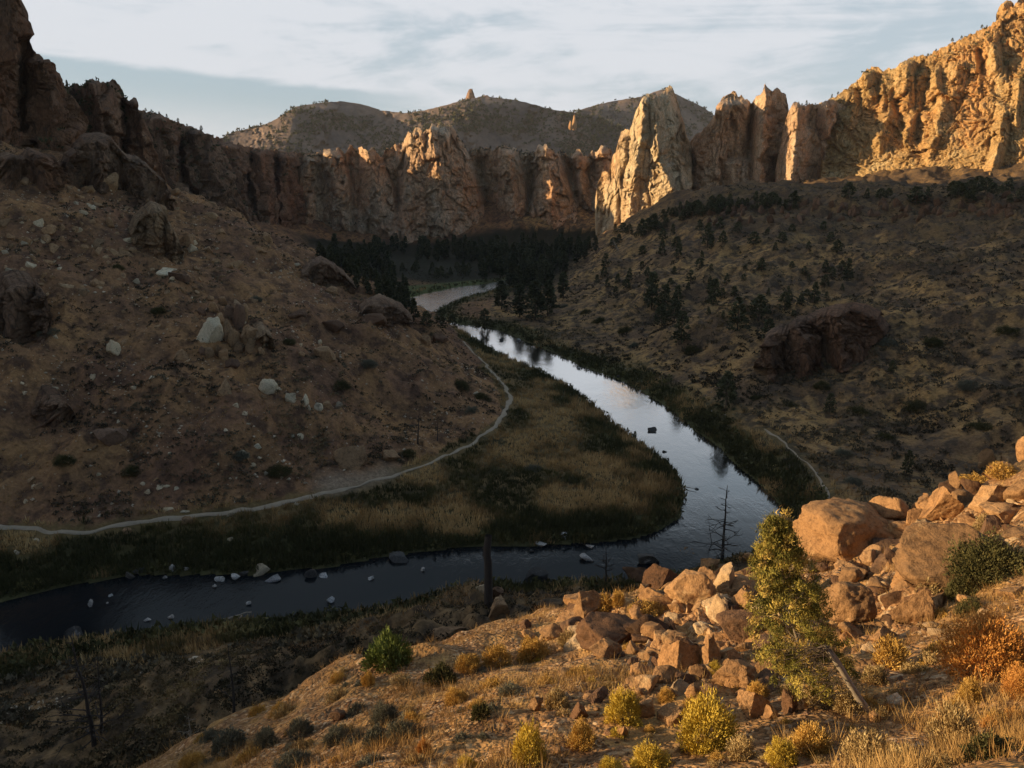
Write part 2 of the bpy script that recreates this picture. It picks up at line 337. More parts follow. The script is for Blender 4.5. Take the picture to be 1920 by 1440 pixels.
# ---------------------------------------------------------------- rock faces
def facade(name, top, base, Y, mat, feats=(), dx=1.6, dy=1.6, batter=.12, rough=(6, 2.2, .6), jag=3.0, back=(8, 30, 70), drop=(0, .15, .4), under=14, seed=0, nrm=(14, 42), jagf=9.0, edge=(25, 25), talus=0, crown=0, bn=.5):
    """a rock face as solid geometry: silhouette and foot in pixels, laid at true depth Y, its relief in metres"""
    x0, x1 = top[0][0], top[-1][0]
    nc = int((x1 - x0) / dx) + 1; px = np.linspace(x0, x1, nc)
    tp = interp(top, px)
    jn = ridged(px / jagf, px * 0, 0, 3, seed + 90) * jag
    tp = tp - jn * .6 + noise(px / 2.3, px * 0, 0, seed + 91) * jag * .35
    bs = interp(base, px) + under; Y0 = interp(Y, px)
    nr = int(np.max(bs - tp) / dy) + 1
    b = np.linspace(0, 1, nr)[:, None]
    PY = bs + (tp - bs) * b; PX = np.broadcast_to(px, PY.shape); YY = np.broadcast_to(Y0, PY.shape)
    P = at_y(PX, PY, YY); X, Z = P[..., 0], P[..., 2]
    hgt = Z - Z[0]
    off = batter * hgt
    n1, n2 = nrm
    # horizontal outward direction and running length of the foot line
    bx, by = P[0, :, 0], P[0, :, 1]; kk = max(3, nc // 12)
    sm = lambda q: np.convolve(np.pad(q, kk, mode='edge'), np.ones(2 * kk + 1) / (2 * kk + 1), 'valid')
    tx, ty_ = np.gradient(sm(bx)), np.gradient(sm(by)); tl = np.hypot(tx, ty_) + 1e-9
    ox, oy = ty_ / tl, -tx / tl
    arc = np.r_[0, np.cumsum(np.hypot(np.diff(bx), np.diff(by)))][None, :] + 0 * Z
    wx = fbm(arc / 9, Z / 14, seed, 3, seed + 40) * 3.5; wz = fbm(arc / 12, Z / 12, seed, 2, seed + 44) * 5
    A_, Z_ = arc + wx, Z + wz
    o1, j1 = facets(A_ / (n1 * 1.35) + wz * .03, Z_ / (n2 * .85), seed); o2, j2 = facets(A_ / (n1 * .5), Z_ / (n2 * .36) + A_ * .02, seed + 5); o3, j3 = facets(A_ / (n1 * .2), Z_ / (n2 * .15), seed + 9)
    dsp = rough[0] * (o1 * .95 - j1 * .35 + fbm(A_ / (n1 * 2.6), Z_ / (n2 * 1.5), seed, 2, seed + 7) * .5)
    dsp = dsp + rough[1] * (o2 * .75 - j2 * .45 + o3 * .28 - j3 * .12 + fbm(A_ / (n1 * .3), Z_ / (n1 * .5), seed, 3, seed + 17, .6) * .3)
    if crown: dsp = dsp + crown * sstep(.80, .93, b) * (facets(A_ / 7.5, Z_ / 9.0, seed + 70)[0] * 1.1 + ridged(A_ / 11, Z_ / 30, seed, 2, seed + 71) * .7)
    if talus: dsp = dsp * (.18 + .82 * sstep(talus * .7, talus * 1.3, b + .12 * fbm(A_ / 30, Z_ * 0, seed, 2, seed + 31)))
    for q, (f1, f2, am) in enumerate(((n1 * .8, n2 * .9, 1.0), (n1 * .45, n2 * .25, .6))):
        cr = fbm(A_ / f1, Z_ / f2, seed, 3, seed + 60 + q); dsp = dsp - rough[1] * am * np.exp(-(cr / .07) ** 2)
    dsp = dsp + rough[2] * (fbm(A_ / 2.0, Z_ / 1.8, seed, 4, seed + 23, .65))
    m = P[..., 1] / F                                    # metres per pixel there
    for f in feats:
        xc = interp([(q[1], q[0]) for q in sorted(f['line'], key=lambda q: q[1])], PY.ravel()).reshape(PY.shape)
        d = PX - xc; wl, wr = f['w']; gr = f.get('spread', 0.0); ty = min(q[1] for q in f['line'])
        gl = np.clip(PY - ty, 0, None) * gr
        e = np.where(d < 0, -d / (wl + gl), d / (wr + gl))
        p = np.clip(1 - e, 0, 1) ** f.get('p', 1.0)
        fade = sstep(ty - f.get('soft', 8), ty + f.get('soft', 8), PY)
        ly = max(q[1] for q in f['line']); lo = f.get('low')
        if lo: fade = fade * (1 - sstep(ly, ly + lo, PY))
        off = off - f['D'] * p * fade
    # sides turn back into the hill
    if edge[0]: off[:, 0] += edge[0] * 1.5; off[:, 1] += edge[0] * .4
    if edge[1]: off[:, -1] += edge[1] * 1.5; off[:, -2] += edge[1] * .4
    P = at_y(PX, PY, YY + off)
    dsp = dsp * (.35 + .65 * sstep(0, .1, 1 - b))
    P[..., 0] += ox * dsp; P[..., 1] += oy * dsp
    rows = [P]
    for q, dr in zip(back, drop):
        R = P[-1:].copy(); R[..., 0] += 1.3 * q * R[..., 0] / R[..., 1]; R[..., 1] += q; R[..., 2] -= dr * (R[..., 2] - P[:1, :, 2]) + rng.normal(0, bn, R[..., 2].shape)
        rows.append(R)
    V = np.concatenate(rows, 0)
    o = obj(name, V.reshape(-1, 3), grid_faces(V.shape[0], V.shape[1]), mat, smooth=False)
    return o, P
def R3(*a): return a
M_cliff_dark = cliff_mat('added_rock_brown', (.14, .08, .048), (.28, .16, .095), (.42, .26, .155), (.055, .04, .032))
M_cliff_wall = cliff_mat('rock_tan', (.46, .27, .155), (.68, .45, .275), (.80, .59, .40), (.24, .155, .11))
M_cliff_pale = cliff_mat('rock_cream', (.52, .36, .20), (.72, .53, .32), (.82, .66, .45), (.30, .19, .11))
M_cliff_gold = cliff_mat('rock_ochre', (.42, .255, .105), (.62, .39, .165), (.72, .52, .27), (.22, .135, .065))
cliffs = {}
def F_(d, line, wl, wr, p=1.0, **k): return dict(D=d, line=line, w=(wl, wr), p=p, **k)
# near left cliff, cut by the frame's top left corner
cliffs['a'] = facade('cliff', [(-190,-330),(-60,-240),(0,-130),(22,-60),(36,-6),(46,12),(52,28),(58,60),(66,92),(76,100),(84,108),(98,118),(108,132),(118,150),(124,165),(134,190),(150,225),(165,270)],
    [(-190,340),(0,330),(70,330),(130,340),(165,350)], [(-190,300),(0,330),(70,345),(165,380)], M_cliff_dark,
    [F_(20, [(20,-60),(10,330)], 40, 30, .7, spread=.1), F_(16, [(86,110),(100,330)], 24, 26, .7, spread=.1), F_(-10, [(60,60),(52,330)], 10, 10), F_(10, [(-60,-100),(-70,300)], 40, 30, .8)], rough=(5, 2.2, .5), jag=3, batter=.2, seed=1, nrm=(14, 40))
cliffs['b1'] = facade('cliff', [(96,200),(112,158),(122,163),(136,158),(152,160),(164,158),(168,149),(178,152),(186,149),(196,156),(206,158),(210,150),(215,151),(221,160),(228,170),(234,184),(244,190),(250,185),(256,187),(261,204),(270,222),(284,256),(300,296),(318,350)],
    [(96,330),(200,370),(318,410)], [(96,440),(200,460),(318,490)], M_cliff_dark,
    [F_(30, [(172,150),(200,260),(230,380)], 34, 40, .7, spread=.15), F_(18, [(120,165),(130,330)], 20, 22, .8, spread=.1), F_(18, [(250,188),(280,300),(300,390)], 20, 24, .8, spread=.1), F_(-14, [(226,190),(250,360)], 10, 10)],
    rough=(6, 2.6, .7), jag=4.5, batter=.32, seed=2, nrm=(15, 38), back=(8, 40, 120))
cliffs['b2'] = facade('cliff', [(232,228),(261,206),(275,208),(300,214),(320,224),(345,234),(365,240),(386,246),(402,258),(416,280),(432,316),(450,370),(468,420)],
    [(232,380),(330,420),(468,465)], [(232,590),(330,620),(468,680)], M_cliff_dark,
    [F_(34, [(300,216),(330,320),(350,430)], 30, 40, .7, spread=.15), F_(26, [(372,244),(400,340),(420,440)], 22, 34, .7, spread=.15), F_(-16, [(345,260),(375,420)], 9, 9)],
    rough=(7, 3, .7), jag=3.5, batter=.36, seed=21, nrm=(16, 40), back=(8, 40, 120))
cliffs['b'] = facade('cliff', [(370,264),(398,256),(410,258),(424,264),(440,270),(470,276),(500,281),(530,284),(562,288),(600,290)],
    [(370,440),(480,475),(600,482)], [(370,790),(480,850),(562,920),(600,960)], M_cliff_dark,
    [F_(34, [(428,268),(450,350),(462,450)], 24, 30, .7, spread=.15), F_(34, [(484,282),(500,370),(508,470)], 18, 26, .7, spread=.15), F_(26, [(535,288),(548,470)], 16, 20, .7, spread=.12), F_(-18, [(466,300),(482,460)], 8, 8), F_(-16, [(516,300),(526,460)], 7, 7)],
    rough=(7, 3, .8), jag=4, batter=.28, seed=22, nrm=(16, 46))
# the long wall across the valley
cliffs['c'] = facade('cliff', [(545,292),(570,290),(585,296),(600,288),(612,284),(624,290),(634,282),(648,286),(658,276),(668,283),(678,274),(688,286),(696,274),(704,284),(712,296),(722,284),(732,278),(742,270),(752,273),(760,262),(766,250),(772,256),(778,243),(786,240),(794,250),(802,248),(810,236),(816,240),(824,234),(832,236),(840,244),(848,240),(856,250),(866,262),(872,274),(880,286),(890,276),(902,282),(912,274),(925,280),(940,274),(955,280),(965,276),(976,284),(990,280),(1004,286),(1010,274),(1020,272),(1030,276),(1040,286),(1050,282),(1062,292),(1076,290),(1086,282),(1094,294),(1106,290),(1120,278),(1132,274),(1145,280),(1150,300)],
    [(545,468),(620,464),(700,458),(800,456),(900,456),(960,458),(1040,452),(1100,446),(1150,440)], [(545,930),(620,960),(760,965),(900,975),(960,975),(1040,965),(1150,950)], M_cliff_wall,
    [F_(24, [(618,286),(632,360),(645,450)], 14, 22, .6, spread=.16), F_(34, [(688,274),(705,360),(722,450)], 16, 20, .55, spread=.2),
     F_(50, [(806,236),(824,330),(832,450)], 46, 50, .5, spread=.24), F_(14, [(772,250),(760,340),(750,450)], 14, 26, .7, spread=.1), F_(34, [(950,276),(962,360),(972,450)], 16, 18, .55, spread=.16),
     F_(44, [(1022,274),(1032,350),(1040,450)], 18, 22, .5, spread=.2), F_(18, [(1085,288),(1092,450)], 10, 14, .7, spread=.06), F_(24, [(1130,278),(1140,450)], 14, 12, .7, spread=.08), F_(16, [(580,292),(575,460)], 18, 14, .7),
     F_(-15, [(742,330),(752,450)], 8, 8, .8), F_(-18, [(898,300),(930,450)], 16, 12, .8), F_(-14, [(996,300),(988,450)], 9, 8, .8), F_(-16, [(1066,300),(1104,450)], 10, 12, .8), F_(-9, [(655,300),(668,450)], 6, 6, .8)],
    rough=(5.5, 3.2, .9), jag=6.5, crown=5.5, batter=.20, seed=3, nrm=(17, 36), jagf=12)
# tall free-standing towers
cliffs['t1'] = facade('rock_tower', [(1116,372),(1122,345),(1130,322),(1140,318),(1148,300),(1154,284),(1160,262),(1166,252),(1172,246),(1180,250),(1188,226),(1194,206),(1200,194),(1206,184),(1212,178),(1219,180),(1224,190),(1230,182),(1236,184),(1241,176),(1246,170),(1250,165),(1256,164),(1262,172),(1268,180),(1272,200),(1278,222),(1283,238),(1288,258),(1294,270),(1300,300)],
    [(1116,440),(1150,436),(1200,428),(1240,420),(1300,410)], [(1116,860),(1300,858)], M_cliff_pale,
    [F_(66, [(1222,176),(1230,230),(1236,300),(1258,350),(1274,385),(1276,430)], 92, 40, .8, spread=.22), F_(14, [(1206,184),(1200,260),(1190,320),(1180,420)], 20, 14, .8), F_(10, [(1168,255),(1160,340),(1150,430)], 16, 18, .8), F_(7, [(1252,170),(1262,260),(1274,330)], 10, 14, .8), F_(-3.5, [(1214,200),(1222,260),(1212,330),(1226,420)], 5, 3, .8), F_(-3, [(1184,240),(1178,300),(1160,350),(1164,425)], 4, 3, .8), F_(-2.5, [(1146,320),(1150,370),(1138,420)], 4, 3, .8)],
    rough=(4.2, 2.6, .8), jag=7, jagf=13, batter=.14, seed=4, nrm=(15, 42), back=(6, 16, 40), drop=(.1, .5, .97), edge=(30, 40))
cliffs['t2'] = facade('rock_tower', [(1284,300),(1290,272),(1300,258),(1310,250),(1320,240),(1328,234),(1334,226),(1340,216),(1344,200),(1350,194),(1356,180),(1364,176),(1370,174),(1378,172),(1384,182),(1390,178),(1396,186),(1402,190),(1408,196),(1414,186),(1420,180),(1426,178),(1432,164),(1437,158),(1444,168),(1452,170),(1460,166),(1468,170),(1474,178),(1478,200),(1484,230),(1490,262)],
    [(1284,405),(1400,385),(1490,378)], [(1284,880),(1340,850),(1420,845),(1490,865)], M_cliff_wall,
    [F_(34, [(1352,190),(1335,240),(1318,300),(1300,400)], 26, 70, .7, spread=.05), F_(26, [(1434,162),(1428,240),(1420,390)], 16, 40, .7, spread=.05), F_(18, [(1384,300),(1388,400)], 30, 30, .8), F_(-16, [(1408,196),(1406,390)], 7, 7), F_(12, [(1358,352),(1358,372)], 8, 10, .8)],
    rough=(6, 2.6, .8), jag=4, batter=.10, seed=5, nrm=(14, 55), back=(8, 22, 50), drop=(.08, .4, .97), edge=(30, 30))
cliffs['t3'] = facade('rock_tower', [(1452,330),(1458,300),(1464,270),(1470,240),(1478,214),(1486,196),(1492,190),(1498,192),(1504,198),(1514,196),(1530,196),(1545,192),(1556,188),(1566,190),(1580,196),(1596,205)],
    [(1452,372),(1596,368)], [(1452,835),(1520,835),(1596,850)], M_cliff_wall,
    [F_(40, [(1496,194),(1492,260),(1487,310),(1484,340),(1480,368)], 36, 26, .8, spread=.05), F_(16, [(1464,345),(1462,366)], 16, 14, .8), F_(14, [(1548,192),(1545,360)], 12, 16, .8)],
    rough=(5, 2.6, .8), jag=3.5, batter=.10, seed=6, nrm=(12, 50), back=(8, 22, 50), drop=(.05, .2, .6), edge=(25, 10))
# the golden hillside on the right, with its crags
cliffs['r'] = facade('cliff', [(1536,196),(1552,190),(1566,182),(1576,172),(1588,168),(1600,156),(1610,150),(1618,138),(1626,130),(1640,126),(1652,132),(1664,130),(1680,128),(1690,120),(1700,114),(1712,108),(1726,102),(1740,104),(1754,96),(1770,88),(1790,80),(1810,70),(1830,62),(1850,52),(1866,44),(1876,30),(1890,20),(1920,8),(2000,-40),(2150,-120)],
    [(1536,366),(1700,362),(1800,360),(2150,350)], [(1536,800),(1640,770),(1800,720),(1920,690),(2150,640)], M_cliff_gold,
    [F_(15, [(1622,134),(1628,180)], 16, 16, .6, low=26), F_(11, [(1652,150),(1654,195)], 9, 8, .7, low=20), F_(16, [(1702,116),(1698,190)], 20, 14, .6, low=36), F_(15, [(1752,130),(1762,190)], 12, 12, .7, low=24), F_(19, [(1860,78),(1866,120)], 14, 14, .6, low=30), F_(14, [(1664,210),(1650,270)], 18, 14, .7, low=26),
     F_(12, [(1800,120),(1784,180),(1760,230)], 22, 20, .8, low=40), F_(16, [(1884,200),(1870,280),(1850,350)], 16, 18, .7, low=30), F_(10, [(1716,200),(1704,250)], 12, 12, .7, low=24), F_(-10, [(1738,150),(1722,260)], 12, 12, .8, low=30), F_(-9, [(1676,170),(1690,240)], 9, 9, .8, low=20), F_(-11, [(1836,90),(1840,130)], 8, 10, .8, low=20), F_(11, [(1600,180),(1592,230)], 14, 12, .7, low=24), F_(9, [(1760,250),(1740,290)], 12, 12, .7, low=20), F_(10, [(1912,150),(1905,230)], 14, 10, .7, low=30), F_(6, [(1580,180),(1570,250)], 10, 10, .7, low=30)],
    rough=(7.0, 4.0, 1.2), jag=4.5, batter=.85, seed=8, nrm=(15, 24), back=(20, 60, 150), drop=(0, .05, .2), edge=(20, 0), talus=.40)
cliffs['pin'] = facade('rock_tower', [(1862,75),(1866,50),(1868,30),(1872,14),(1880,6),(1888,2),(1896,4),(1902,12),(1906,4),(1914,-4),(1924,-6),(1934,6),(1944,30),(1950,60)],
    [(1862,76),(1885,84),(1910,78),(1950,70)], [(1862,850),(1905,830),(1950,850)], M_cliff_gold,
    [F_(14, [(1884,6),(1882,76)], 10, 10, .7), F_(14, [(1912,2),(1916,76)], 8, 14, .7)], rough=(4, 2, .6), jag=3, batter=.1, seed=9, nrm=(9, 16), back=(6, 14, 24), drop=(.1, .4, .98), under=16, edge=(14, 14))
# hills beyond
k = NT('hill_scrub'); M_tmp = k.out(k.mix(.45, k.mix(k.ramp(k.noise(.006, 5, .6), [(.35, 0.0), (.65, 1.0)]), (.10, .075, .07), (.24, .165, .125)), k.ramp(k.noise(.05, 5, .7), [(.3, .4), (.7, 1.5)]), 'MULTIPLY'))
cliffs['h1'] = facade('hill', [(340,330),(400,268),(420,258),(436,248),(470,240),(500,232),(520,222),(545,206),(556,200),(580,196),(610,192),(640,190),(665,193),(690,198),(715,207),(735,210),(760,212),(790,208),(815,202),(840,196),(862,190),(880,186),(905,180),(930,183),(955,186),(985,192),(1010,198),(1040,206),(1070,210),(1100,212),(1150,230),(1250,300)],
    [(340,330),(700,330),(1250,330)], [(340,2200),(700,2350),(1250,2500)], M_tmp,
    [F_(120, [(560,200),(520,320)], 90, 120, .8, spread=.3), F_(140, [(880,190),(800,320)], 120, 100, .8, spread=.3)], dx=2.2, dy=1.8,
    rough=(20, 6, 2), jag=.8, jagf=14, batter=1.9, seed=10, nrm=(120, 160), back=(200, 500, 900), drop=(0, .2, .6), edge=(0, 0))
cliffs['h2'] = facade('hill', [(960,300),(1020,262),(1060,225),(1082,210),(1100,202),(1120,196),(1150,190),(1180,185),(1210,180),(1228,172),(1240,168),(1256,170),(1275,180),(1300,192),(1320,202),(1336,212),(1360,240),(1420,300)],
    [(960,330),(1420,330)], [(960,2600),(1420,2900)], M_tmp,
    [F_(150, [(1130,200),(1060,320)], 90, 100, .8, spread=.3), F_(120, [(1245,170),(1250,320)], 80, 80, .8, spread=.3)], dx=2.2, dy=1.8,
    rough=(20, 6, 2), jag=.8, jagf=14, batter=2.2, seed=11, nrm=(130, 170), back=(200, 500, 900), drop=(0, .2, .6), edge=(0, 0))
# unseen ridge added west of the frame, its crest shaped to shade the canyon
def shade_ridge():
    y = np.array([-500,-200,-60,-12,-6,28,52,100,300,560,640,702,726,742,818,848,890,935,1000,1080,1200], float)
    p = np.array([66,66,66,66,62.5,64.5,140,150,150,145,128,126,60,36,36,50,52,56,52,50,50], float)
    ys = np.linspace(-500, 1200, 341); ps = np.interp(ys, y, p) + 600 * math.tan(SUN_EL) + fbm(ys / 18, ys * 0, 0, 4, 77) * 2.5
    xs = np.array([-1000, -850, -760, -700, -650, -620, -600, -580, -550, -500, -440.])
    k = np.array([.05, .3, .55, .75, .9, .97, 1, .93, .78, .5, .2])
    Z = ps[None] * k[:, None] + np.where(k[:, None] < 1, fbm(xs[:, None] / 30, ys[None] / 30, 0, 4, 78) * 6, 0)
    X = np.broadcast_to(xs[:, None], Z.shape) + 0.0; Yy = np.broadcast_to(ys[None], Z.shape)
    o = obj('hill', np.stack([X, Yy, Z], -1).reshape(-1, 3), grid_faces(*Z.shape), M_cliff_dark); tag(o, kind='structure')  # out-of-view hill, added only to cast the canyon's shadows
shade_ridge()
# ---------------------------------------------------------------- ground colours (zones of different ground, plus canyon shade put into the near bank's colour)
TR = hit(*np.array(TRAIL, float).T, tmin=90)[0]; TR2 = hit(*np.array(TRAIL2, float).T, tmin=90)[0]
def near_line(x, y, L):
    d2 = np.full(np.shape(x), 1e12)
    for (ax, ay), (bx, by) in zip(L[:-1, :2], L[1:, :2]):
        ex, ey = bx - ax, by - ay; t = np.clip(((x - ax) * ex + (y - ay) * ey) / (ex * ex + ey * ey + 1e-9), 0, 1)
        d2 = np.minimum(d2, (x - ax - t * ex) ** 2 + (y - ay - t * ey) ** 2)
    return np.sqrt(d2)
def in_poly(x, y, P):
    ins = np.zeros(np.shape(x), bool); P = np.asarray(P, float)
    for (ax, ay), (bx, by) in zip(P, np.roll(P, -1, 0)):
        ins ^= ((ay > y) != (by > y)) & (x < (bx - ax) * (y - ay) / ((by - ay) if abs(by - ay) > 1e-9 else 1e-9) + ax)
    return ins
DT = np.minimum(near_line(GX, GY, TR), near_line(GX, GY, TR2))
SLP = np.hypot(np.gradient(GZ, axis=1) / np.maximum(GR * np.gradient(GA, axis=1), .01), np.gradient(GZ, axis=0) / np.maximum(np.gradient(GR, axis=0), .01))
RDc = np.clip(RD, -5, 400)
nb = fbm(GX / 14, GY / 14, 0, 3, 61)
A_bank = np.clip((1 - sstep(4, 20 + 6 * nb, RDc)) * (1 - sstep(6, 12, GZ)), 0, 1)
side = np.sign((GX - np.interp(GY, [0, 120, 160, 200, 260, 420, 600, 900], [-200, -200, 75, 60, 40, -15, -10, 0])))   # -1 west bank, +1 east bank
A_east = (side > 0) * (GR > 60) * 1.0
A_flat = ((GZ < 6.5) & (RD > 0) & (GY < 420) & (GY > 120) & (side < 0)) * sstep(0, 6, RDc)
A_fore = 1 - sstep(30, 44, GR + 5 * fbm(GX / 8, GY / 8, 0, 3, 63))
SANDP = hit(*np.array([(592,918),(600,893),(690,888),(735,866),(745,884),(715,902),(660,917),(610,928)], float).T, tmin=90)[0][:, :2]
def soft_poly(P, rad):
    return sum(in_poly(GX + rad * a, GY + rad * b, P) * 1.0 for a in (-1, -.5, 0, .5, 1) for b in (-1, -.5, 0, .5, 1)) / 25
A_sand = soft_poly(SANDP, 2.2)
meadow = at_z(*np.array([(735,560),(735,535),(800,532),(905,522),(910,530),(840,541),(790,552),(752,563)]).T, 1.5)[:, :2]
A_mead = soft_poly(meadow, 3)
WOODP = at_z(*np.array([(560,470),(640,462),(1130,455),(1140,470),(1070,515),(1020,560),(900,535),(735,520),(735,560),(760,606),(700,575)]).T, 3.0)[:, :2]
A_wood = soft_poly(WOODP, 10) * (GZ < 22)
A_high = A_east * (sstep(34, 56, GZ + 10 * nb) * (GY > 250) * (GY < 800) * (GX > 60)) * .85 + A_east * sstep(120, 200, GX) * (GR < 330) * .45
A_shade = ((side > 0) | (GY < 110)) * sstep(40, 48, GR) * (1 - sstep(150, 175, GR)) * (RD > 0) * (GX < 40) * 1.0  # canyon shade on the near bank, put into the soil colour
k = NT('earth', .95, .1)
g1 = k.noise(.045, 5, .6); g2 = k.noise(.22, 5, .65); g3 = k.noise(1.1, 4, .7); g4 = k.noise(6.0, 3, .7)
west = k.mix(k.ramp(g1, [(.38, 0.0), (.62, 1.0)]), (.25, .128, .072), (.40, .21, .09))
west = k.mix(k.ramp(g2, [(.46, 0.0), (.62, .9)]), west, (.10, .056, .037))
east = k.mix(k.ramp(g1, [(.4, 0.0), (.6, 1.0)]), (.21, .125, .068), (.50, .285, .11))
east = k.mix(k.ramp(g2, [(.45, 0.0), (.58, .9)]), east, (.095, .066, .045))
c = k.mix(k.attr('east'), west, east)
reed = k.mix(k.ramp(k.noise(.09, 4, .6), [(.38, 0.0), (.54, 1.0)]), (.062, .048, .022), (.21, .135, .058))
c = k.mix(k.math('MULTIPLY', k.attr('high'), k.ramp(g2, [(.30, .95), (.66, .35)])), c, (.062, .044, .03))
c = k.mix(k.attr('near'), c, k.mix(k.ramp(g2, [(.42, 0.0), (.64, 1.0)]), (.085, .058, .036), (.28, .17, .08)))  # near bank painted darker to stand for shade
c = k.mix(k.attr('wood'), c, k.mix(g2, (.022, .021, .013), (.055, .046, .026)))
c = k.mix(k.attr('flat'), c, reed)
c = k.mix(k.math('MULTIPLY', k.attr('bank'), .95), c, k.mix(g2, (.06, .06, .026), (.13, .115, .045)))
c = k.mix(k.attr('mead'), c, k.mix(g2, (.07, .085, .025), (.16, .16, .06)))
c = k.mix(k.attr('sand'), c, k.mix(g3, (.28, .19, .125), (.40, .29, .19)))
grav = k.voro(9.0, 'F1', 'Color'); gs = k.n('ShaderNodeSeparateColor'); k.l(grav, gs.inputs[0])
fg = k.ramp(gs.outputs[0], [(.0, (.17, .08, .038)), (.4, (.34, .175, .08)), (.75, (.46, .26, .125)), (1, (.66, .46, .28))])
fg = k.mix(k.ramp(k.noise(.55, 4, .6), [(.42, 0.0), (.6, .85)]), fg, (.36, .205, .075))
fg = k.mix(k.ramp(k.noise(1.6, 4, .7), [(.46, 0.0), (.66, .8)]), fg, (.11, .062, .034))
c = k.mix(k.attr('fore'), c, fg)
c = k.mix(.6, c, k.ramp(g3, [(.3, .4), (.7, 1.5)]), 'MULTIPLY')
hv = k.math('ADD', k.math('MULTIPLY', g3, .8), k.math('MULTIPLY', k.math('SUBTRACT', 1.0, k.voro(9.0)), k.math('MULTIPLY', k.attr('fore'), .12)))
k.bump(hv, 1.0, .5)
M_earth = k.out(c)
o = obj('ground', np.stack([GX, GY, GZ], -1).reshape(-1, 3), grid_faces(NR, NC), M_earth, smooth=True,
    attrs=dict(bank=A_bank, east=A_east, flat=A_flat, fore=A_fore, sand=A_sand, mead=A_mead, wood=A_wood, near=A_shade, high=A_high))
tag(o, kind='structure')
for kk, q in cliffs.items():
    if kk in ('t1', 't2', 't3', 'pin'):
        tag(q[0], dict(t1='tall pale rock tower with a broad sunlit flank, standing highest above the forest', t2='double-headed brown rock tower east of the pale sunlit one', t3='rock buttress with a bright vertical fin between double tower and golden hillside', pin='golden rock pinnacle crowning the skyline at the top corner')[kk], 'rock tower')
    else: tag(q[0], kind='structure')
# ---------------------------------------------------------------- river
k = NT('water', .6, .0)
w1 = k.noise((.5, .22, 1), 4, .6, .6); w2 = k.noise((2.2, 1.2, 1), 3, .6, .3)
rap = k.ramp(k.noise((.03, .03, 1), 2, .5), [(.45, .45), (.6, 1.2)])
sepp = k.n('ShaderNodeSeparateXYZ'); k.l(k.pos, sepp.inputs[0]); bp = k.n('ShaderNodeBump'); bp.inputs['Strength'].default_value = .16; bp.inputs['Distance'].default_value = .5
k.l(k.math('MULTIPLY', k.math('ADD', w1, k.math('MULTIPLY', w2, .35)), k.math('ADD', rap, k.ramp(k.math('MULTIPLY', sepp.outputs[1], .001), [(.42, 0.0), (.48, 5.0)]))), bp.inputs['Height'])
fr = k.n('ShaderNodeFresnel'); fr.inputs['IOR'].default_value = 1.33; k.l(bp.outputs[0], fr.inputs['Normal'])
gl = k.n('ShaderNodeBsdfGlossy'); gl.inputs['Roughness'].default_value = .075; k.l(bp.outputs[0], gl.inputs['Normal'])
ms = k.n('ShaderNodeMixShader'); k.l(k.ramp(fr.outputs[0], [(.05, .03), (.076, .035), (.095, .20), (.115, .42), (.22, .97)]), ms.inputs[0])
k.l(k.b.outputs[0], ms.inputs[1]); k.l(gl.outputs[0], ms.inputs[2]); k.l(ms.outputs[0], k.t.nodes['Material Output'].inputs['Surface'])
M_water = k.out((.010, .012, .014))
xs = np.linspace(-900, 500, 71); ys = np.linspace(40, 760, 41); XX, YY = np.meshgrid(xs, ys)
o = obj('river', np.stack([XX, YY, XX * 0], -1).reshape(-1, 3), grid_faces(*XX.shape), M_water); tag(o, kind='structure')
# ---------------------------------------------------------------- trails: trodden strips lying on the slope
k = NT('trail_dirt', .95, .1); M_trail = k.out(k.mix(k.noise(.5, 5, .65), (.25, .185, .125), (.52, .41, .29)))
def trail(L, w0):
    L = np.array(L); s = np.r_[0, np.cumsum(np.hypot(*np.diff(L[:, :2], axis=0).T))]; q = np.arange(0, s[-1], 1.0)
    x, y = np.interp(q, s, L[:, 0]), np.interp(q, s, L[:, 1])
    for _ in range(6): x[1:-1] = (x[:-2] + x[1:-1] + x[2:]) / 3; y[1:-1] = (y[:-2] + y[1:-1] + y[2:]) / 3
    nx, ny = -np.gradient(y), np.gradient(x); m = np.hypot(nx, ny); nx /= m; ny /= m
    x = x + nx * fbm(q / 6, q * 0, 0, 3, 5) * .5; y = y + ny * fbm(q / 6, q * 0, 0, 3, 5) * .5
    rows = []
    for f in (-1, -.5, 0, .5, 1):
        w = w0 * (.75 + .5 * noise(q / 4, q * 0 + f * 3, 0, 8) + .35 * noise(q / 23, q * 0, 0, 9)) * f
        px, py = x + nx * w, y + ny * w; rows.append(np.stack([px, py, ground(px, py) + (.16 if abs(f) < 1 else .02)], -1))
    V = np.stack(rows, 1); o = obj('path', V.reshape(-1, 3), grid_faces(*V.shape[:2]), M_trail, smooth=True); tag(o, kind='structure')
trail(TR, .68); trail(TR2[10:], .34)
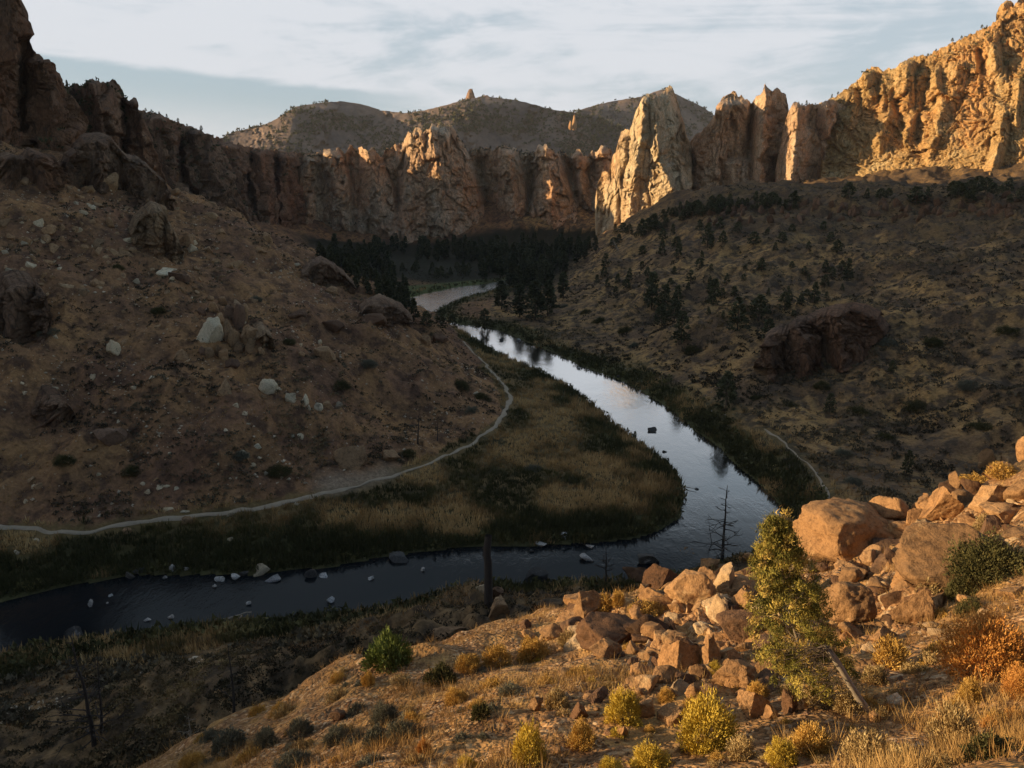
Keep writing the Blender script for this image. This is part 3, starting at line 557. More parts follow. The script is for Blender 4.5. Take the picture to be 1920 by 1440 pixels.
# ---------------------------------------------------------------- scatter of small plants nobody could count
def leaf_cloud(P, R, H, k, size, up=.35, seed=0):
    """k little leaf faces in a dome over every point; returns verts, faces, owner"""
    g = np.random.default_rng(seed); n = len(P); m = n * k; own = np.repeat(np.arange(n), k)
    th = g.uniform(0, 2 * math.pi, m); ph = np.arccos(g.uniform(0, 1, m)); q = g.uniform(.35, 1, m) ** .5
    d = np.stack([np.sin(ph) * np.cos(th), np.sin(ph) * np.sin(th), np.cos(ph)], -1)
    C = P[own] + d * q[:, None] * np.stack([R[own], R[own], H[own]], -1)
    a = d + g.normal(0, .8, (m, 3)); a[:, 2] += up; a /= np.linalg.norm(a, axis=1)[:, None]
    b = np.cross(a, g.normal(0, 1, (m, 3))); b /= np.linalg.norm(b, axis=1)[:, None] + 1e-9
    s = (size * np.minimum(R, H * 1.2)[own] * g.uniform(.6, 1.5, m))[:, None]
    V = np.stack([C - b * s * .5, C + b * s * .5, C + a * s * 1.15], 1).reshape(-1, 3)
    return V, np.arange(m * 3).reshape(-1, 3), np.repeat(own, 3)
def blades(P, H, k, spread, width, lean=.35, seed=0):
    g = np.random.default_rng(seed); n = len(P); m = n * k; own = np.repeat(np.arange(n), k)
    th = g.uniform(0, 2 * math.pi, m); r = g.uniform(0, 1, m) ** .5
    B = P[own] + np.stack([np.cos(th) * r, np.sin(th) * r, 0 * r], -1) * (spread * H[own])[:, None]
    T = B + np.stack([np.cos(th) * lean * r, np.sin(th) * lean * r, 0 * r + 1], -1) * (H[own] * g.uniform(.6, 1.1, m))[:, None] + g.normal(0, .12, (m, 3)) * H[own][:, None]
    ph = g.uniform(0, math.pi, m); wv = np.stack([np.cos(ph), np.sin(ph), 0 * ph], -1) * (width * H[own])[:, None]
    V = np.stack([B - wv, B + wv, T], 1).reshape(-1, 3)
    return V, np.arange(m * 3).reshape(-1, 3), np.repeat(own, 3)
def leaf_mat(name, stops, rough=.8, hue=None):
    k = NT(name, rough, .15); c = k.ramp(k.attr('tint'), stops)
    c = k.mix(.5, c, k.ramp(k.noise(1.7, 3, .6), [(.3, .5), (.7, 1.4)]), 'MULTIPLY')
    k.b.inputs['Subsurface Weight'].default_value = 0; return k.out(c)
def polar(n, r0, r1, seed, a0=-39, a1=39):
    g = np.random.default_rng(seed); a = np.radians(g.uniform(a0, a1, n)); r = np.exp(g.uniform(math.log(r0), math.log(r1), n))
    x, y = np.sin(a) * r, np.cos(a) * r
    return x, y, ground(x, y), g.uniform(0, 1, n)
def place(x, y): return np.stack([x, y, ground(x, y)], -1)
# sagebrush over both hillsides
x, y, z, u = polar(80000, 110, 700, 101)
rd = ground(x, y, RDc); ea = ground(x, y, A_east); fl = ground(x, y, A_flat); sd = ground(x, y, A_sand); dt = ground(x, y, np.clip(DT, 0, 50))
cn = fbm(x / 11, y / 11, 0, 3, 71); big = fbm(x / 60, y / 60, 0, 2, 72)
pr = np.where(ea > .5, .36 + .75 * cn + .4 * big + .25 * sstep(80, 260, x), .34 + .75 * cn + .2 * big)
ok = (u < pr) & (rd > 9) & (fl < .3) & (sd < .1) & (dt > 1.6) & (z < 130)
x, y = x[ok], y[ok]; P = place(x, y); g = np.random.default_rng(5); n = len(P)
R = g.uniform(.25, .8, n) * (1 + .4 * (ea[ok] > .5)); H = R * g.uniform(.7, 1.1, n)
V, Fc, ow = leaf_cloud(P, R, H, 16, .55, seed=6); tint = np.clip(.45 + .5 * fbm(x / 30, y / 30, 0, 2, 73) + g.uniform(-.3, .3, n), 0, 1)
M_sage = leaf_mat('sage_leaf', [(0, (.045, .036, .022)), (.45, (.09, .070, .042)), (.8, (.15, .12, .075)), (1, (.24, .165, .08))])
tag(obj('sagebrush', V, Fc, M_sage, attrs=dict(tint=tint[ow])), kind='stuff')
# bunch grass on the hillsides
x, y, z, u = polar(60000, 100, 560, 103)
rd = ground(x, y, RDc); fl = ground(x, y, A_flat); dt = ground(x, y, np.clip(DT, 0, 50)); sd = ground(x, y, A_sand)
ok = (u < .45 + .5 * fbm(x / 25, y / 25, 0, 3, 74)) & (rd > 8) & (fl < .3) & (dt > 1.3) & (sd < .1) & (z < 110)
x, y = x[ok], y[ok]; P = place(x, y); n = len(P); H = np.random.default_rng(8).uniform(.3, .7, n)
V, Fc, ow = blades(P, H, 7, .7, .16, .5, 9); tint = np.clip(.5 + .5 * fbm(x / 18, y / 18, 0, 2, 75) + np.random.default_rng(3).uniform(-.25, .25, n), 0, 1)
M_straw = leaf_mat('straw_blade', [(0, (.20, .11, .055)), (.5, (.40, .225, .095)), (1, (.54, .33, .15))])
tag(obj('bunch_grass', V, Fc, M_straw, attrs=dict(tint=tint[ow])), kind='stuff')
# reeds and tall grass on the river flat and both banks
x, y, z, u = polar(120000, 95, 640, 105)
rd = ground(x, y, RDc); fl = ground(x, y, A_flat); bk = ground(x, y, A_bank); dt = ground(x, y, np.clip(DT, 0, 50)); sd = ground(x, y, A_sand)
ok = (rd > .3) & (u < np.maximum(fl * .95, bk)) & (dt > 1.5) & (sd < .1) & (z < 9)
x, y, bk = x[ok], y[ok], bk[ok]; P = place(x, y); n = len(P); g = np.random.default_rng(12)
dry = np.clip(.5 + .95 * fbm(x / 13, y / 13, 0, 3, 76) - .45 * bk - .02 + .42 * np.exp(-((x - 25) ** 2 + (y - 215) ** 2) / 55 ** 2) + g.uniform(-.15, .15, n), 0, 1)
H = g.uniform(.7, 1.5, n) * (1 + .5 * bk)
V, Fc, ow = blades(P, H, 8, .45, .10, .35, 13)
M_reed = leaf_mat('reed_blade', [(0, (.065, .062, .022)), (.28, (.13, .11, .038)), (.5, (.29, .18, .075)), (.75, (.54, .335, .14)), (1, (.66, .44, .2))])
tag(obj('reeds', V, Fc, M_reed, attrs=dict(tint=dry[ow])), kind='stuff')
# willow thicket: the dense dark fringe along the water
x, y, z, u = polar(42000, 95, 640, 107)
rd = ground(x, y, RDc); ea = ground(x, y, A_east); wid = np.where(ea > .5, 8, 2.2) * (1 + .6 * fbm(x / 20, y / 20, 0, 2, 77))
ok = (rd > .4) & (rd < wid) & (u < .9) & (z < 8); x, y = x[ok], y[ok]; P = place(x, y); n = len(P); g = np.random.default_rng(15)
R = g.uniform(.6, 1.5, n) * (1 + .25 * (ea[ok] > .5)); H = R * g.uniform(.9, 1.5, n)
V, Fc, ow = leaf_cloud(P, R, H, 20, .4, seed=16); tint = np.clip(.4 + .4 * fbm(x / 12, y / 12, 0, 2, 78) + g.uniform(-.3, .3, n), 0, 1)
M_willow = leaf_mat('willow_leaf', [(0, (.045, .042, .016)), (.5, (.095, .085, .03)), (.85, (.17, .14, .05)), (1, (.30, .22, .085))])
tag(obj('willow_thicket', V, Fc, M_willow, attrs=dict(tint=tint[ow])), kind='stuff')
# scrub on the dark slope below the spur
x, y, z, u = polar(26000, 34, 135, 109, -40, 30)
rd = ground(x, y, RDc); ok = (rd > 6) & (u < .5 + .5 * fbm(x / 7, y / 7, 0, 3, 79)) & (ground(x, y, A_fore) < .3) & (z < 58)
x, y = x[ok], y[ok]; P = place(x, y); n = len(P); g = np.random.default_rng(17); R = g.uniform(.25, .8, n); H = R * g.uniform(.7, 1.2, n)
V, Fc, ow = leaf_cloud(P, R, H, 34, .3, seed=18); tint = np.clip(.35 + .5 * fbm(x / 9, y / 9, 0, 2, 80) + g.uniform(-.3, .3, n), 0, 1)
M_scrub = leaf_mat('scrub_leaf', [(0, (.03, .025, .014)), (.5, (.075, .058, .03)), (.8, (.17, .115, .05)), (1, (.28, .19, .08))])
tag(obj('scrub', V, Fc, M_scrub, attrs=dict(tint=tint[ow])), kind='stuff')
# dry grass and stones of the sunlit spur
x, y, z, u = polar(30000, 7, 40, 111)
fo = ground(x, y, A_fore); ok = (fo > .5) & (u < .10 + .7 * fbm(x / 2.6, y / 2.6, 0, 3, 81) + .40 * sstep(2, 8, x) * (y < 18)); x, y = x[ok], y[ok]; P = place(x, y); n = len(P)
H = np.random.default_rng(19).uniform(.08, .3, n)
V, Fc, ow = blades(P, H, 14, .5, .022, .8, 20); tint = np.clip(.6 + .4 * fbm(x / 2, y / 2, 0, 2, 82) + np.random.default_rng(4).uniform(-.2, .2, n), 0, 1)
M_dry = leaf_mat('dry_blade', [(0, (.16, .09, .035)), (.5, (.36, .21, .075)), (1, (.52, .33, .13))])
tag(obj('dry_grass', V, Fc, M_dry, attrs=dict(tint=tint[ow])), kind='stuff')
# ---------------------------------------------------------------- words for labels
_U = 'first second third fourth fifth sixth seventh eighth ninth tenth eleventh twelfth thirteenth fourteenth fifteenth sixteenth seventeenth eighteenth nineteenth'.split()
_T = {2: 'twent', 3: 'thirt', 4: 'fort', 5: 'fift', 6: 'sixt', 7: 'sevent', 8: 'eight', 9: 'ninet'}
def nth(i):
    if i >= 100: return ('one-hundredth' if i == 100 else 'hundred-and-' + nth(i - 100))
    if i < 20: return _U[i - 1]
    return _T[i // 10] + ('ieth' if i % 10 == 0 else 'y-' + _U[i % 10 - 1])
def order_labels(items, text):
    """items: (px, object); text(i-th from the west) -> label"""
    for i, (_, o) in enumerate(sorted(items, key=lambda q: q[0])): o['label'] = text(nth(i + 1))
# ---------------------------------------------------------------- boulders
import bmesh
def ico(sub):
    bm = bmesh.new(); bmesh.ops.create_icosphere(bm, subdivisions=sub, radius=1.0)
    V = np.array([v.co[:] for v in bm.verts]); Fc = np.array([[v.index for v in f.verts] for f in bm.faces]); bm.free(); return V, Fc
ICO = {s: ico(s) for s in (3, 4, 5)}
def rock_shape(seed, sub=4, cuts=(), ncut=12, lo=.32, hi=.74, rough=.045):
    g = np.random.default_rng(seed); V, Fc = ICO[sub]; V = V.copy()
    V = V * (1 + .16 * fbm(V[:, 0] * 1.3 + seed, V[:, 1] * 1.3, V[:, 2] * 1.3, 2, seed))[:, None]
    L = [(np.array(n) / np.linalg.norm(n), d) for n, d in cuts]
    for _ in range(ncut):
        n = g.normal(0, 1, 3); L.append((n / np.linalg.norm(n), g.uniform(lo, hi)))
    for n, d in L:
        e = V @ n - d; V = V - np.clip(e, 0, None)[:, None] * n * .97
    nn = V / np.linalg.norm(V, axis=1)[:, None]
    V = V + nn * (rough * fbm(V[:, 0] * 2.6 + seed, V[:, 1] * 2.6, V[:, 2] * 2.6, 5, seed + 3, .6) - rough * .9 * np.exp(-(fbm(V[:, 0] * 1.5, V[:, 1] * 1.5 + seed, V[:, 2] * 1.5, 2, seed + 5) / .05) ** 2))[:, None]
    a, b = V.min(0), V.max(0); return (V - (a + b) / 2) / ((b - a) / 2), Fc
def rock_mat(name, dark, mid, pale, sc=1.0, varn=.6):
    k = NT(name, .92, .15); tc = k.n('ShaderNodeTexCoord').outputs['Object']
    r = k.n('ShaderNodeObjectInfo').outputs['Random']
    ad = k.n('ShaderNodeVectorMath', operation='ADD'); k.l(k.pos, ad.inputs[0]); k.l(k.math('MULTIPLY', r, 37.0), ad.inputs[1])
    n1 = k.noise(.9 * sc, 5, .65, .4, vec=k.pos); n2 = k.noise(4.5 * sc, 5, .7, vec=k.pos); n3 = k.noise(22 * sc, 3, .7, vec=k.pos)
    c = k.ramp(n1, [(.27, dark), (.44, mid), (.58, mid), (.72, pale)])
    c = k.mix(k.ramp(n2, [(.48, 0.0), (.64, varn)]), c, dark)
    c = k.mix(.55, c, k.ramp(n3, [(.25, .45), (.75, 1.45)]), 'MULTIPLY')
    c = k.mix(1.0, c, k.ramp(r, [(0, (.62, .60, .60)), (.35, (1.12, 1.02, .92)), (.6, (.85, .80, .76)), (.8, (1.22, 1.2, 1.18)), (1, (.95, .82, .70))]), 'MULTIPLY')
    k.bump(k.math('ADD', n2, k.math('MULTIPLY', n3, .35)), .8, .12 / sc); return k.out(c)
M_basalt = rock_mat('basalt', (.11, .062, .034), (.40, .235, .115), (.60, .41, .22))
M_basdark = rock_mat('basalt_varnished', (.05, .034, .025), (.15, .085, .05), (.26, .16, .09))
M_tan = rock_mat('tuff_tan', (.12, .075, .045), (.42, .265, .145), (.60, .42, .25), .4)
M_pale = rock_mat('tuff_pale', (.22, .165, .115), (.68, .56, .38), (.80, .71, .54), .7, .5)
M_red = rock_mat('tuff_red', (.085, .052, .036), (.21, .125, .08), (.31, .20, .13), .4)
M_river = rock_mat('river_stone', (.07, .068, .066), (.50, .48, .46), (.72, .70, .68), .8, .85)
M_wet = rock_mat('river_stone_wet', (.03, .03, .03), (.09, .085, .08), (.4, .39, .38), .6)
M_slab = rock_mat('basalt_fresh', (.3, .2, .12), (.50, .36, .215), (.60, .45, .28), 1.0, .4)
VAR = [mesh_data('boulder', *rock_shape(300 + i, 3), None) for i in range(10)]
def unit(m):
    q = m.copy(); return q
MATV = {}
def var_mesh(i, mat):
    if (i, mat.name) not in MATV:
        q = VAR[i].copy(); q.materials.append(mat); MATV[i, mat.name] = q
    return MATV[i, mat.name]
def boulder(px, py, w, h, mat, name='boulder', seed=None, cuts=(), sub=4, depth=.85, t=None, sink=.2, big=False, ncut=12, rough=.06, zmin=-9, rz=0.0, lo=.32, hi=.74):
    """a rock whose picture size at its true distance is w x h"""
    if t is None:
        Q, tt = hit(px, py + h * (.5 - sink), zmin=zmin); t = float(tt[0])
    wm, hm = w * t / F, h * t / F
    dm = depth * max(wm, hm * .7)
    c = at_t(px, py, t + dm * .25)
    if big:
        me = mesh_data(name, *rock_shape(seed, sub, cuts, ncut, lo, hi, rough), mat)
    else: me = var_mesh(seed % 10, mat)
    o = link(bpy.data.objects.new(name, me)); o.location = c; o.scale = (wm / 2, dm / 2, hm / 2)
    if not big: o.scale = (wm / 1.9, dm / 1.9, hm / 1.9)
    if rz: o.rotation_euler = (0, 0, rz)
    return o
# ---- the sunlit boulder field on the spur
LFT = ((-.93, -.25, .12), .62); FRT = ((.15, -.97, .12), .66); TOP = ((.05, -.1, 1), .68); LUP = ((-.72, -.15, .65), .6); RGT = ((.85, -.5, .1), .6)
FB = [
 (1590,1004,192,116,M_basalt,'huge square-shouldered boulder with a smooth lit flank beside the juniper',[((-.9,-.42,.05),.70),((.22,-.95,.2),.60),((.1,-.2,1),.80),((-.5,-.3,-.8),.8)],dict(ncut=5,sub=5,lo=.75,hi=.95)),
 (1790,1046,210,120,M_basalt,'long sloping boulder carrying a dark green shrub',[((-.5,-.5,.75),.5),((-.2,-.9,.35),.6)],dict(ncut=6,sub=5,lo=.7,hi=.95)),
 (1668,962,66,66,M_basalt,'tilted block perched behind the huge square-shouldered boulder',[((-.6,-.5,.6),.6),((.6,-.3,.7),.6)],{}),
 (1718,976,42,46,M_basalt,'knobbly block wedged between the tilted block and the spiked boulder',[LFT],{}),
 (1732,940,30,26,M_basalt,'small rounded rock on the skyline beside the spiked boulder',[],{}),
 (1772,950,70,86,M_basalt,'spiked boulder with a narrow upright fin on the skyline',[((-.95,-.2,.1),.55),((.7,-.1,.7),.42)],dict(sub=5)),
 (1790,908,18,52,M_basalt,'thin upright fin of rock rising beside the spiked boulder',[((.9,0,.4),.4)],{}),
 (1852,936,76,72,M_basalt,'boulder with a lit arching edge round a black hollow',[((-.8,-.2,.5),.6),((.3,-.9,.1),.45)],dict(sub=5)),
 (1890,962,80,38,M_basalt,'flat-topped slab lying under the arching boulder',[TOP],{}),
 (1911,925,44,50,M_basalt,'blocky rock at the frame edge beside the arching boulder',[LFT],{}),
 (1852,866,30,50,M_basalt,'sharp triangular rock on the skyline at the far end of the ridge',[((-.7,-.2,.5),.5),((.8,-.2,.5),.5)],{}),
 (1880,886,72,26,M_basalt,'low rounded slab under the sharp triangular rock',[TOP],{}),
 (1893,868,28,24,M_basalt,'small peaked rock between the triangular rock and the leaning pillar',[],{}),
 (1920,842,22,60,M_basalt,'tall leaning pillar of rock cut by the frame edge',[LFT],{}),
 (1628,1050,38,38,M_basalt,'pointed rock at the foot of the huge square-shouldered boulder',[((-.6,-.4,.6),.5),((.7,-.3,.6),.5)],{}),
 (1594,1086,42,44,M_basalt,'cracked block directly under the huge square-shouldered boulder',[],{}),
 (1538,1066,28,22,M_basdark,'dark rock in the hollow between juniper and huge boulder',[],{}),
 (1592,1134,100,92,M_basalt,'round warty boulder just east of the juniper',[((.9,-.2,.1),.8)],dict(sub=5,ncut=8,rough=.09,lo=.7,hi=.95)),
 (1650,1098,40,22,M_basalt,'small wedge above the round warty boulder',[TOP],{}),
 (1708,1142,64,92,M_basalt,'broken slab with a ragged lower edge east of the round boulder',[((-.6,-.7,.4),.45),((.9,-.1,0),.6)],dict(sub=5)),
 (1400,1046,28,24,M_basalt,'small block on the ridge just west of the juniper top',[],{}),
 (1404,1092,22,16,M_basalt,'small stone tucked behind the juniper',[],{}),
 (1402,1138,50,66,M_basalt,'sloping lit block directly west of the juniper crown',[((-.6,-.4,.65),.4)],{}),
 (1295,1108,90,92,M_basalt,'large brown boulder with mottled face topping the west end of the field',[((-.5,-.75,.4),.55),((.8,-.3,.3),.6)],dict(sub=5)),
 (1348,1146,38,64,M_basalt,'pale slanting slab between the mottled boulder and the dark-faced one',[((-.75,-.35,.5),.35)],dict(pale=1)),
 (1362,1092,44,66,M_basalt,'pale upright slab at the top of the pale ramp',[((-.8,-.3,.4),.4)],dict(pale=1)),
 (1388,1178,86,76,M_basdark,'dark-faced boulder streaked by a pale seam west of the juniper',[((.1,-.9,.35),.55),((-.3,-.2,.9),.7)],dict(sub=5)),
 (1336,1226,46,74,M_basalt,'leaning lit pillar below the dark-faced boulder',[((-.8,-.35,.3),.45)],dict(sub=5)),
 (1373,1228,42,28,M_basalt,'rounded stone in the dark gap beside the leaning pillar',[],{}),
 (1385,1270,84,66,M_basalt,'broad lit slab sloping down below the leaning pillar',[((-.55,-.5,.65),.35)],dict(sub=5)),
 (1280,1236,84,78,M_basalt,'pyramid boulder with lit flank and black front in mid field',[((-.80,-.35,.4),.36),((.45,-.75,.45),.36),((.1,.6,.7),.6)],dict(ncut=4,sub=5,lo=.8,hi=.95)),
 (1137,1221,64,40,M_basalt,'flat-topped smooth boulder at the gravel edge',[TOP,((-.6,-.3,.6),.6)],dict(sub=5)),
 (1188,1218,28,26,M_basalt,'narrow tilted stone beside the flat-topped smooth boulder',[],{}),
 (1226,1230,32,30,M_basalt,'square stone leaning against the pyramid boulder',[LFT],{}),
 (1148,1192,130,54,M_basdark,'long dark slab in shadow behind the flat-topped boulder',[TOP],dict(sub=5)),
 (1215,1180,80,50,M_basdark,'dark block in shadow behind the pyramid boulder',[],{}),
 (1107,1142,56,62,M_basalt,'shrub-covered boulder at the ridge edge above the river',[((-.7,-.5,.3),.55)],dict(sub=5)),
 (1210,1108,24,30,M_basalt,'upright shard standing alone on the ridge edge',[((-.8,-.2,.2),.5)],{}),
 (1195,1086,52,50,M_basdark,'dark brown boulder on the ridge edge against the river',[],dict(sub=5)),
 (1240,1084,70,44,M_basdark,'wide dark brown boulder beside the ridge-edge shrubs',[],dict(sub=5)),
 (1036,1184,48,30,M_basalt,'rounded brown boulder at the west tip of the field',[],{}),
 (992,1192,30,22,M_basalt,'low flat stone beside the westernmost yellow bush',[TOP],{}),
 (985,1172,22,22,M_red,'small reddish rock above the westernmost yellow bush',[],{}),
 (1416,1322,64,60,M_basalt,'hollowed boulder with a lit rim above the yellow bushes',[((-.6,-.4,.7),.45)],dict(sub=5)),
 (1208,1330,36,42,M_basalt,'grey-brown stone east of the middle yellow bush',[((-.7,-.5,.4),.4)],{}),
 (1004,1322,28,36,M_basalt,'pale leaning stone with a black shadow on the gravel',[((-.8,-.4,.3),.4)],{}),
 (1082,1334,40,42,M_basdark,'dark pointed stone above the small orange bush',[],{}),
 (1122,1308,44,30,M_red,'flat red slab bedded in the gravel',[TOP],{}),
 (1168,1374,20,30,M_basalt,'pale shard lying in the gravel below the middle yellow bush',[((-.8,-.4,.3),.3)],{}),
 (1256,1344,44,40,M_basalt,'fractured stone west of the biggest yellow bush',[],{}),
 (1212,1284,60,34,M_basalt,'stepped ledge of stone above the middle yellow bush',[TOP],{}),
 (1312,1262,38,28,M_basalt,'curved stone below the pyramid boulder',[],{}),
 (1300,1300,30,40,M_basalt,'narrow stone between the pyramid boulder and the biggest yellow bush',[LFT],{}),
 (1481,1322,28,52,M_basdark,'upright dark stone under the dead juniper branches',[],{}),
 (1446,1338,24,30,M_basalt,'stone beside the upright dark stone',[],{}),
 (1640,1346,22,26,M_basalt,'smooth stone at the root of the dead juniper trunk',[],{}),
 (1677,1312,30,22,M_pale,'pale flat stone east of the dead juniper trunk',[TOP],{}),
 (1900,1114,44,22,M_basalt,'flat slab above the rust-coloured shrub',[TOP],{}),
 (1872,1112,22,18,M_basalt,'small peaked stone beside the slab above the rust-coloured shrub',[],{}),
 (936,1144,38,50,M_tan,'rounded boulder behind the foot of the burnt snag',[],{}),
 (932,1112,30,30,M_red,'reddish rock on the slope behind the burnt snag',[],{}),
 (634,1342,28,26,M_basdark,'dark angular rock on the western end of the spur',[LFT],{}),
 (868,1434,26,20,M_pale,'pale stone beside a yellow bush at the frame bottom',[],{}),
 (836,1188,74,22,M_tan,'low rock outcrop on the shaded slope below the spur',[],{}),
 (1690,1000,50,40,M_basalt,'rough block in the shade east of the huge boulder',[],{}),
 (1705,1030,40,30,M_basdark,'dark stone under the long sloping boulder',[],{}),
 (1750,1000,60,36,M_basalt,'rough slab at the head of the long sloping boulder',[],{}),
 (1330,1062,34,34,M_basalt,'jagged rock on the ridge top between mottled boulder and juniper',[],{}),
 (1266,1140,30,30,M_basalt,'stone at the foot of the large mottled boulder',[],{}),
 (1440,1250,50,40,M_basalt,'rough stone under the juniper crown',[],{}),
]
for i, (px, py, w, h, mt, lab, cuts, kw) in enumerate(FB):
    kw = dict(kw); mt = M_slab if kw.pop('pale', 0) else mt
    o = boulder(px, py, w * 1.06, h * 1.06, mt, seed=40 + i, cuts=cuts, big=True, **kw); tag(o, lab, 'boulder', 'boulders on the sunlit spur')
# more boulders of the same tumbled field, packed between the big ones
g = np.random.default_rng(29); it = []
for (xa, xb), (ya, yb), q in (((1200, 1480), (1060, 1310), 120), ((1500, 1760), (1040, 1230), 60), ((1640, 1915), (880, 1060), 66), ((1040, 1240), (1130, 1260), 26)):
    for _ in range(q):
        px, py = g.uniform(xa, xb), g.uniform(ya, yb); Q, t = hit(px, py)
        if not (10 < t[0] < 45): continue
        s = g.uniform(28, 72); o = boulder(px, py, s, s * g.uniform(.55, .95), (M_basalt, M_basalt, M_basdark, M_slab)[int(g.integers(4))], seed=2000 + len(it), name='rock', big=True, sub=4, ncut=9, lo=.3, hi=.75, t=float(t[0]) + .15)
        o.rotation_euler = (g.uniform(-.5, .5), g.uniform(-.6, .6), g.uniform(0, 6)); o.scale[2] *= g.uniform(.65, 1.0); o.location[2] += .12 * s * float(t[0]) / F; tag(o, None, 'rock', 'tumbled boulders of the spur'); it.append((px, o, s))
for nm, lo, hi in (('smaller', 0, 44), ('bigger', 44, 99)): order_labels([(a, o) for a, o, s in it if lo <= s < hi], lambda q: f'ordinary {nm} rock packed in the sunlit boulder field, {q} such from the west')
# loose smaller stones between them
g = np.random.default_rng(21); st = []
regs = [((1180, 1480), (1190, 1330), 46), ((960, 1250), (1250, 1420), 34), ((1500, 1900), (1080, 1360), 30), ((1240, 1420), (1050, 1200), 18), ((1650, 1915), (900, 1060), 16)]
for (xa, xb), (ya, yb), q in regs:
    for _ in range(q):
        px, py = g.uniform(xa, xb), g.uniform(ya, yb); Q, t = hit(px, py)
        if not (8 < t[0] < 45): continue
        s = g.uniform(9, 30) * (1 if g.random() < .7 else 1.4)
        o = boulder(px, py, s, s * g.uniform(.5, .9), (M_basalt, M_basalt, M_slab, M_red)[int(g.integers(4))], name='stone', seed=int(g.integers(1000)), rz=g.uniform(0, 6.28), t=float(t[0]))
        tag(o, None, 'stone', 'loose stones among the boulders of the spur'); st.append((px, o, s))
for nm, lo, hi in (('small', 0, 17), ('middling', 17, 25), ('large', 25, 99)):
    order_labels([(a, o) for a, o, s in st if lo <= s < hi], lambda q: f'{nm} loose stone on the sunlit spur, {q} {nm} one counted from the west')
# ---- the west hillside
HB = [
 (200,350,46,54,M_tan,'big flat-faced tan boulder high on the west hillside'),(185,282,62,40,M_tan,'wide tan block under the near cliff'),(160,300,26,26,M_tan,'tan rock beside the wide block under the near cliff'),(93,433,28,26,M_tan,'orange-tan boulder high at the west edge'),
 (130,538,36,18,M_tan,'long flat yellow-tan rock on the upper west hillside'),(57,498,18,16,M_pale,'pale rock above the big dark boulder'),(213,657,26,42,M_pale,'upright pale rock standing alone on the mid hillside'),(342,668,24,28,M_tan,'tan rock west of the brown outcrop'),
 (393,628,48,68,M_pale,'biggest pale-faced boulder of the brown outcrop'),(420,728,38,44,M_tan,'tan boulder below the brown outcrop'),(503,730,36,40,M_pale,'large white boulder leading the line of pale rocks'),(546,748,24,26,M_pale,'second white boulder in the line of pale rocks'),
 (571,754,14,30,M_pale,'narrow white rock in the line of pale rocks'),(598,766,16,24,M_pale,'last white boulder in the line of pale rocks'),(580,767,8,18,M_pale,'thin white rock squeezed into the line of pale rocks'),(637,760,20,14,M_pale,'tilted white slab east of the line of pale rocks'),
 (613,815,12,16,M_tan,'small tan rock above the big trailside boulder'),(563,818,14,12,M_pale,'round white rock up the slope from the trailside boulder'),(548,818,9,9,M_pale,'tiny white rock beside the round white one'),(655,864,72,58,M_tan,'big trailside boulder beside the sandy bay'),
 (733,859,38,32,M_tan,'mottled boulder at the east end of the sandy bay'),(608,667,42,38,M_tan,'rounded orange-tan boulder on the east shoulder of the hill'),(297,914,26,12,M_pale,'wide white slab above the trail'),(277,923,13,14,M_pale,'square white rock beside the wide white slab'),
 (268,907,11,8,M_pale,'small white rock west of the wide white slab'),(314,912,11,7,M_pale,'small white rock east of the wide white slab'),(315,955,20,8,M_pale,'flat white rock just above the trail'),(347,957,24,6,M_pale,'thin white ledge just above the trail'),
 (354,978,22,18,M_tan,'tan block on the lower edge of the trail'),(433,965,13,13,M_pale,'bright white rock on the trail edge'),(432,1012,12,9,M_pale,'white rock in the grass below the trail'),(556,945,12,8,M_pale,'little white rock where the trail climbs'),(240,996,20,14,M_tan,'grey-tan rock on the lower edge of the trail'),
 (68,1014,12,10,M_pale,'pale pointed rock below the west end of the trail'),(31,1036,15,10,M_pale,'pale round rock in the grass at the west edge'),(57,901,20,16,M_tan,'upper of two tan rocks by the west edge'),(73,913,20,16,M_tan,'lower of two tan rocks by the west edge'),(48,941,9,13,M_pale,'narrow pale rock above the trail at the west edge'),
 (166,975,13,14,M_tan,'tan rock above the dip in the trail'),(283,430,36,28,M_tan,'blocky tan boulder in the upper rock pile'),(302,402,26,40,M_tan,'tall tan boulder in the upper rock pile'),(265,455,26,24,M_tan,'squat tan boulder in the upper rock pile'),(205,420,22,28,M_tan,'rounded tan boulder west of the upper rock pile'),
 (140,432,18,16,M_tan,'small tan boulder near the top of the west hillside'),(320,470,28,24,M_tan,'lowest tan boulder of the upper rock pile'),(335,520,36,22,M_red,'reddish rock knob between rock pile and brown outcrop'),(826,637,32,22,M_red,'red rock knob where the trail leaves the river bend'),(797,641,24,24,M_tan,'tan rock beside the red knob at the river bend'),
 (890,738,16,8,M_pale,'flat pale rock inside the curve of the trail'),(790,831,11,18,M_tan,'tan stump-like rock under the thin dead trees'),(212,822,66,44,M_red,'low dark boulder above the white slab'),
 (620,612,60,30,M_red,'dark ledge on the east shoulder of the hill'),(560,590,40,20,M_red,'dark rock band near the hill crest'),(700,600,50,26,M_red,'dark ledge near the river end of the hill'),(735,590,26,26,M_red,'dark knob near the river end of the hill'),(400,1092,0,0,None,''),
 (620,545,30,18,M_tan,'pale crest rock on the hill skyline'),(390,470,20,16,M_tan,'tan rock on the crest slope'),(352,455,30,30,M_tan,'tan boulder at the foot of the far cliff'),(430,500,18,12,M_tan,'small tan rock on the hill crest'),
]
for i, (px, py, w, h, mt, lab) in enumerate(HB):
    if not mt: continue
    o = boulder(px, py, w, h, mt, seed=200 + i, big=True, sub=4 if w > 20 else 3, ncut=10, sink=.3); tag(o, lab, 'boulder', 'boulders on the west hillside')
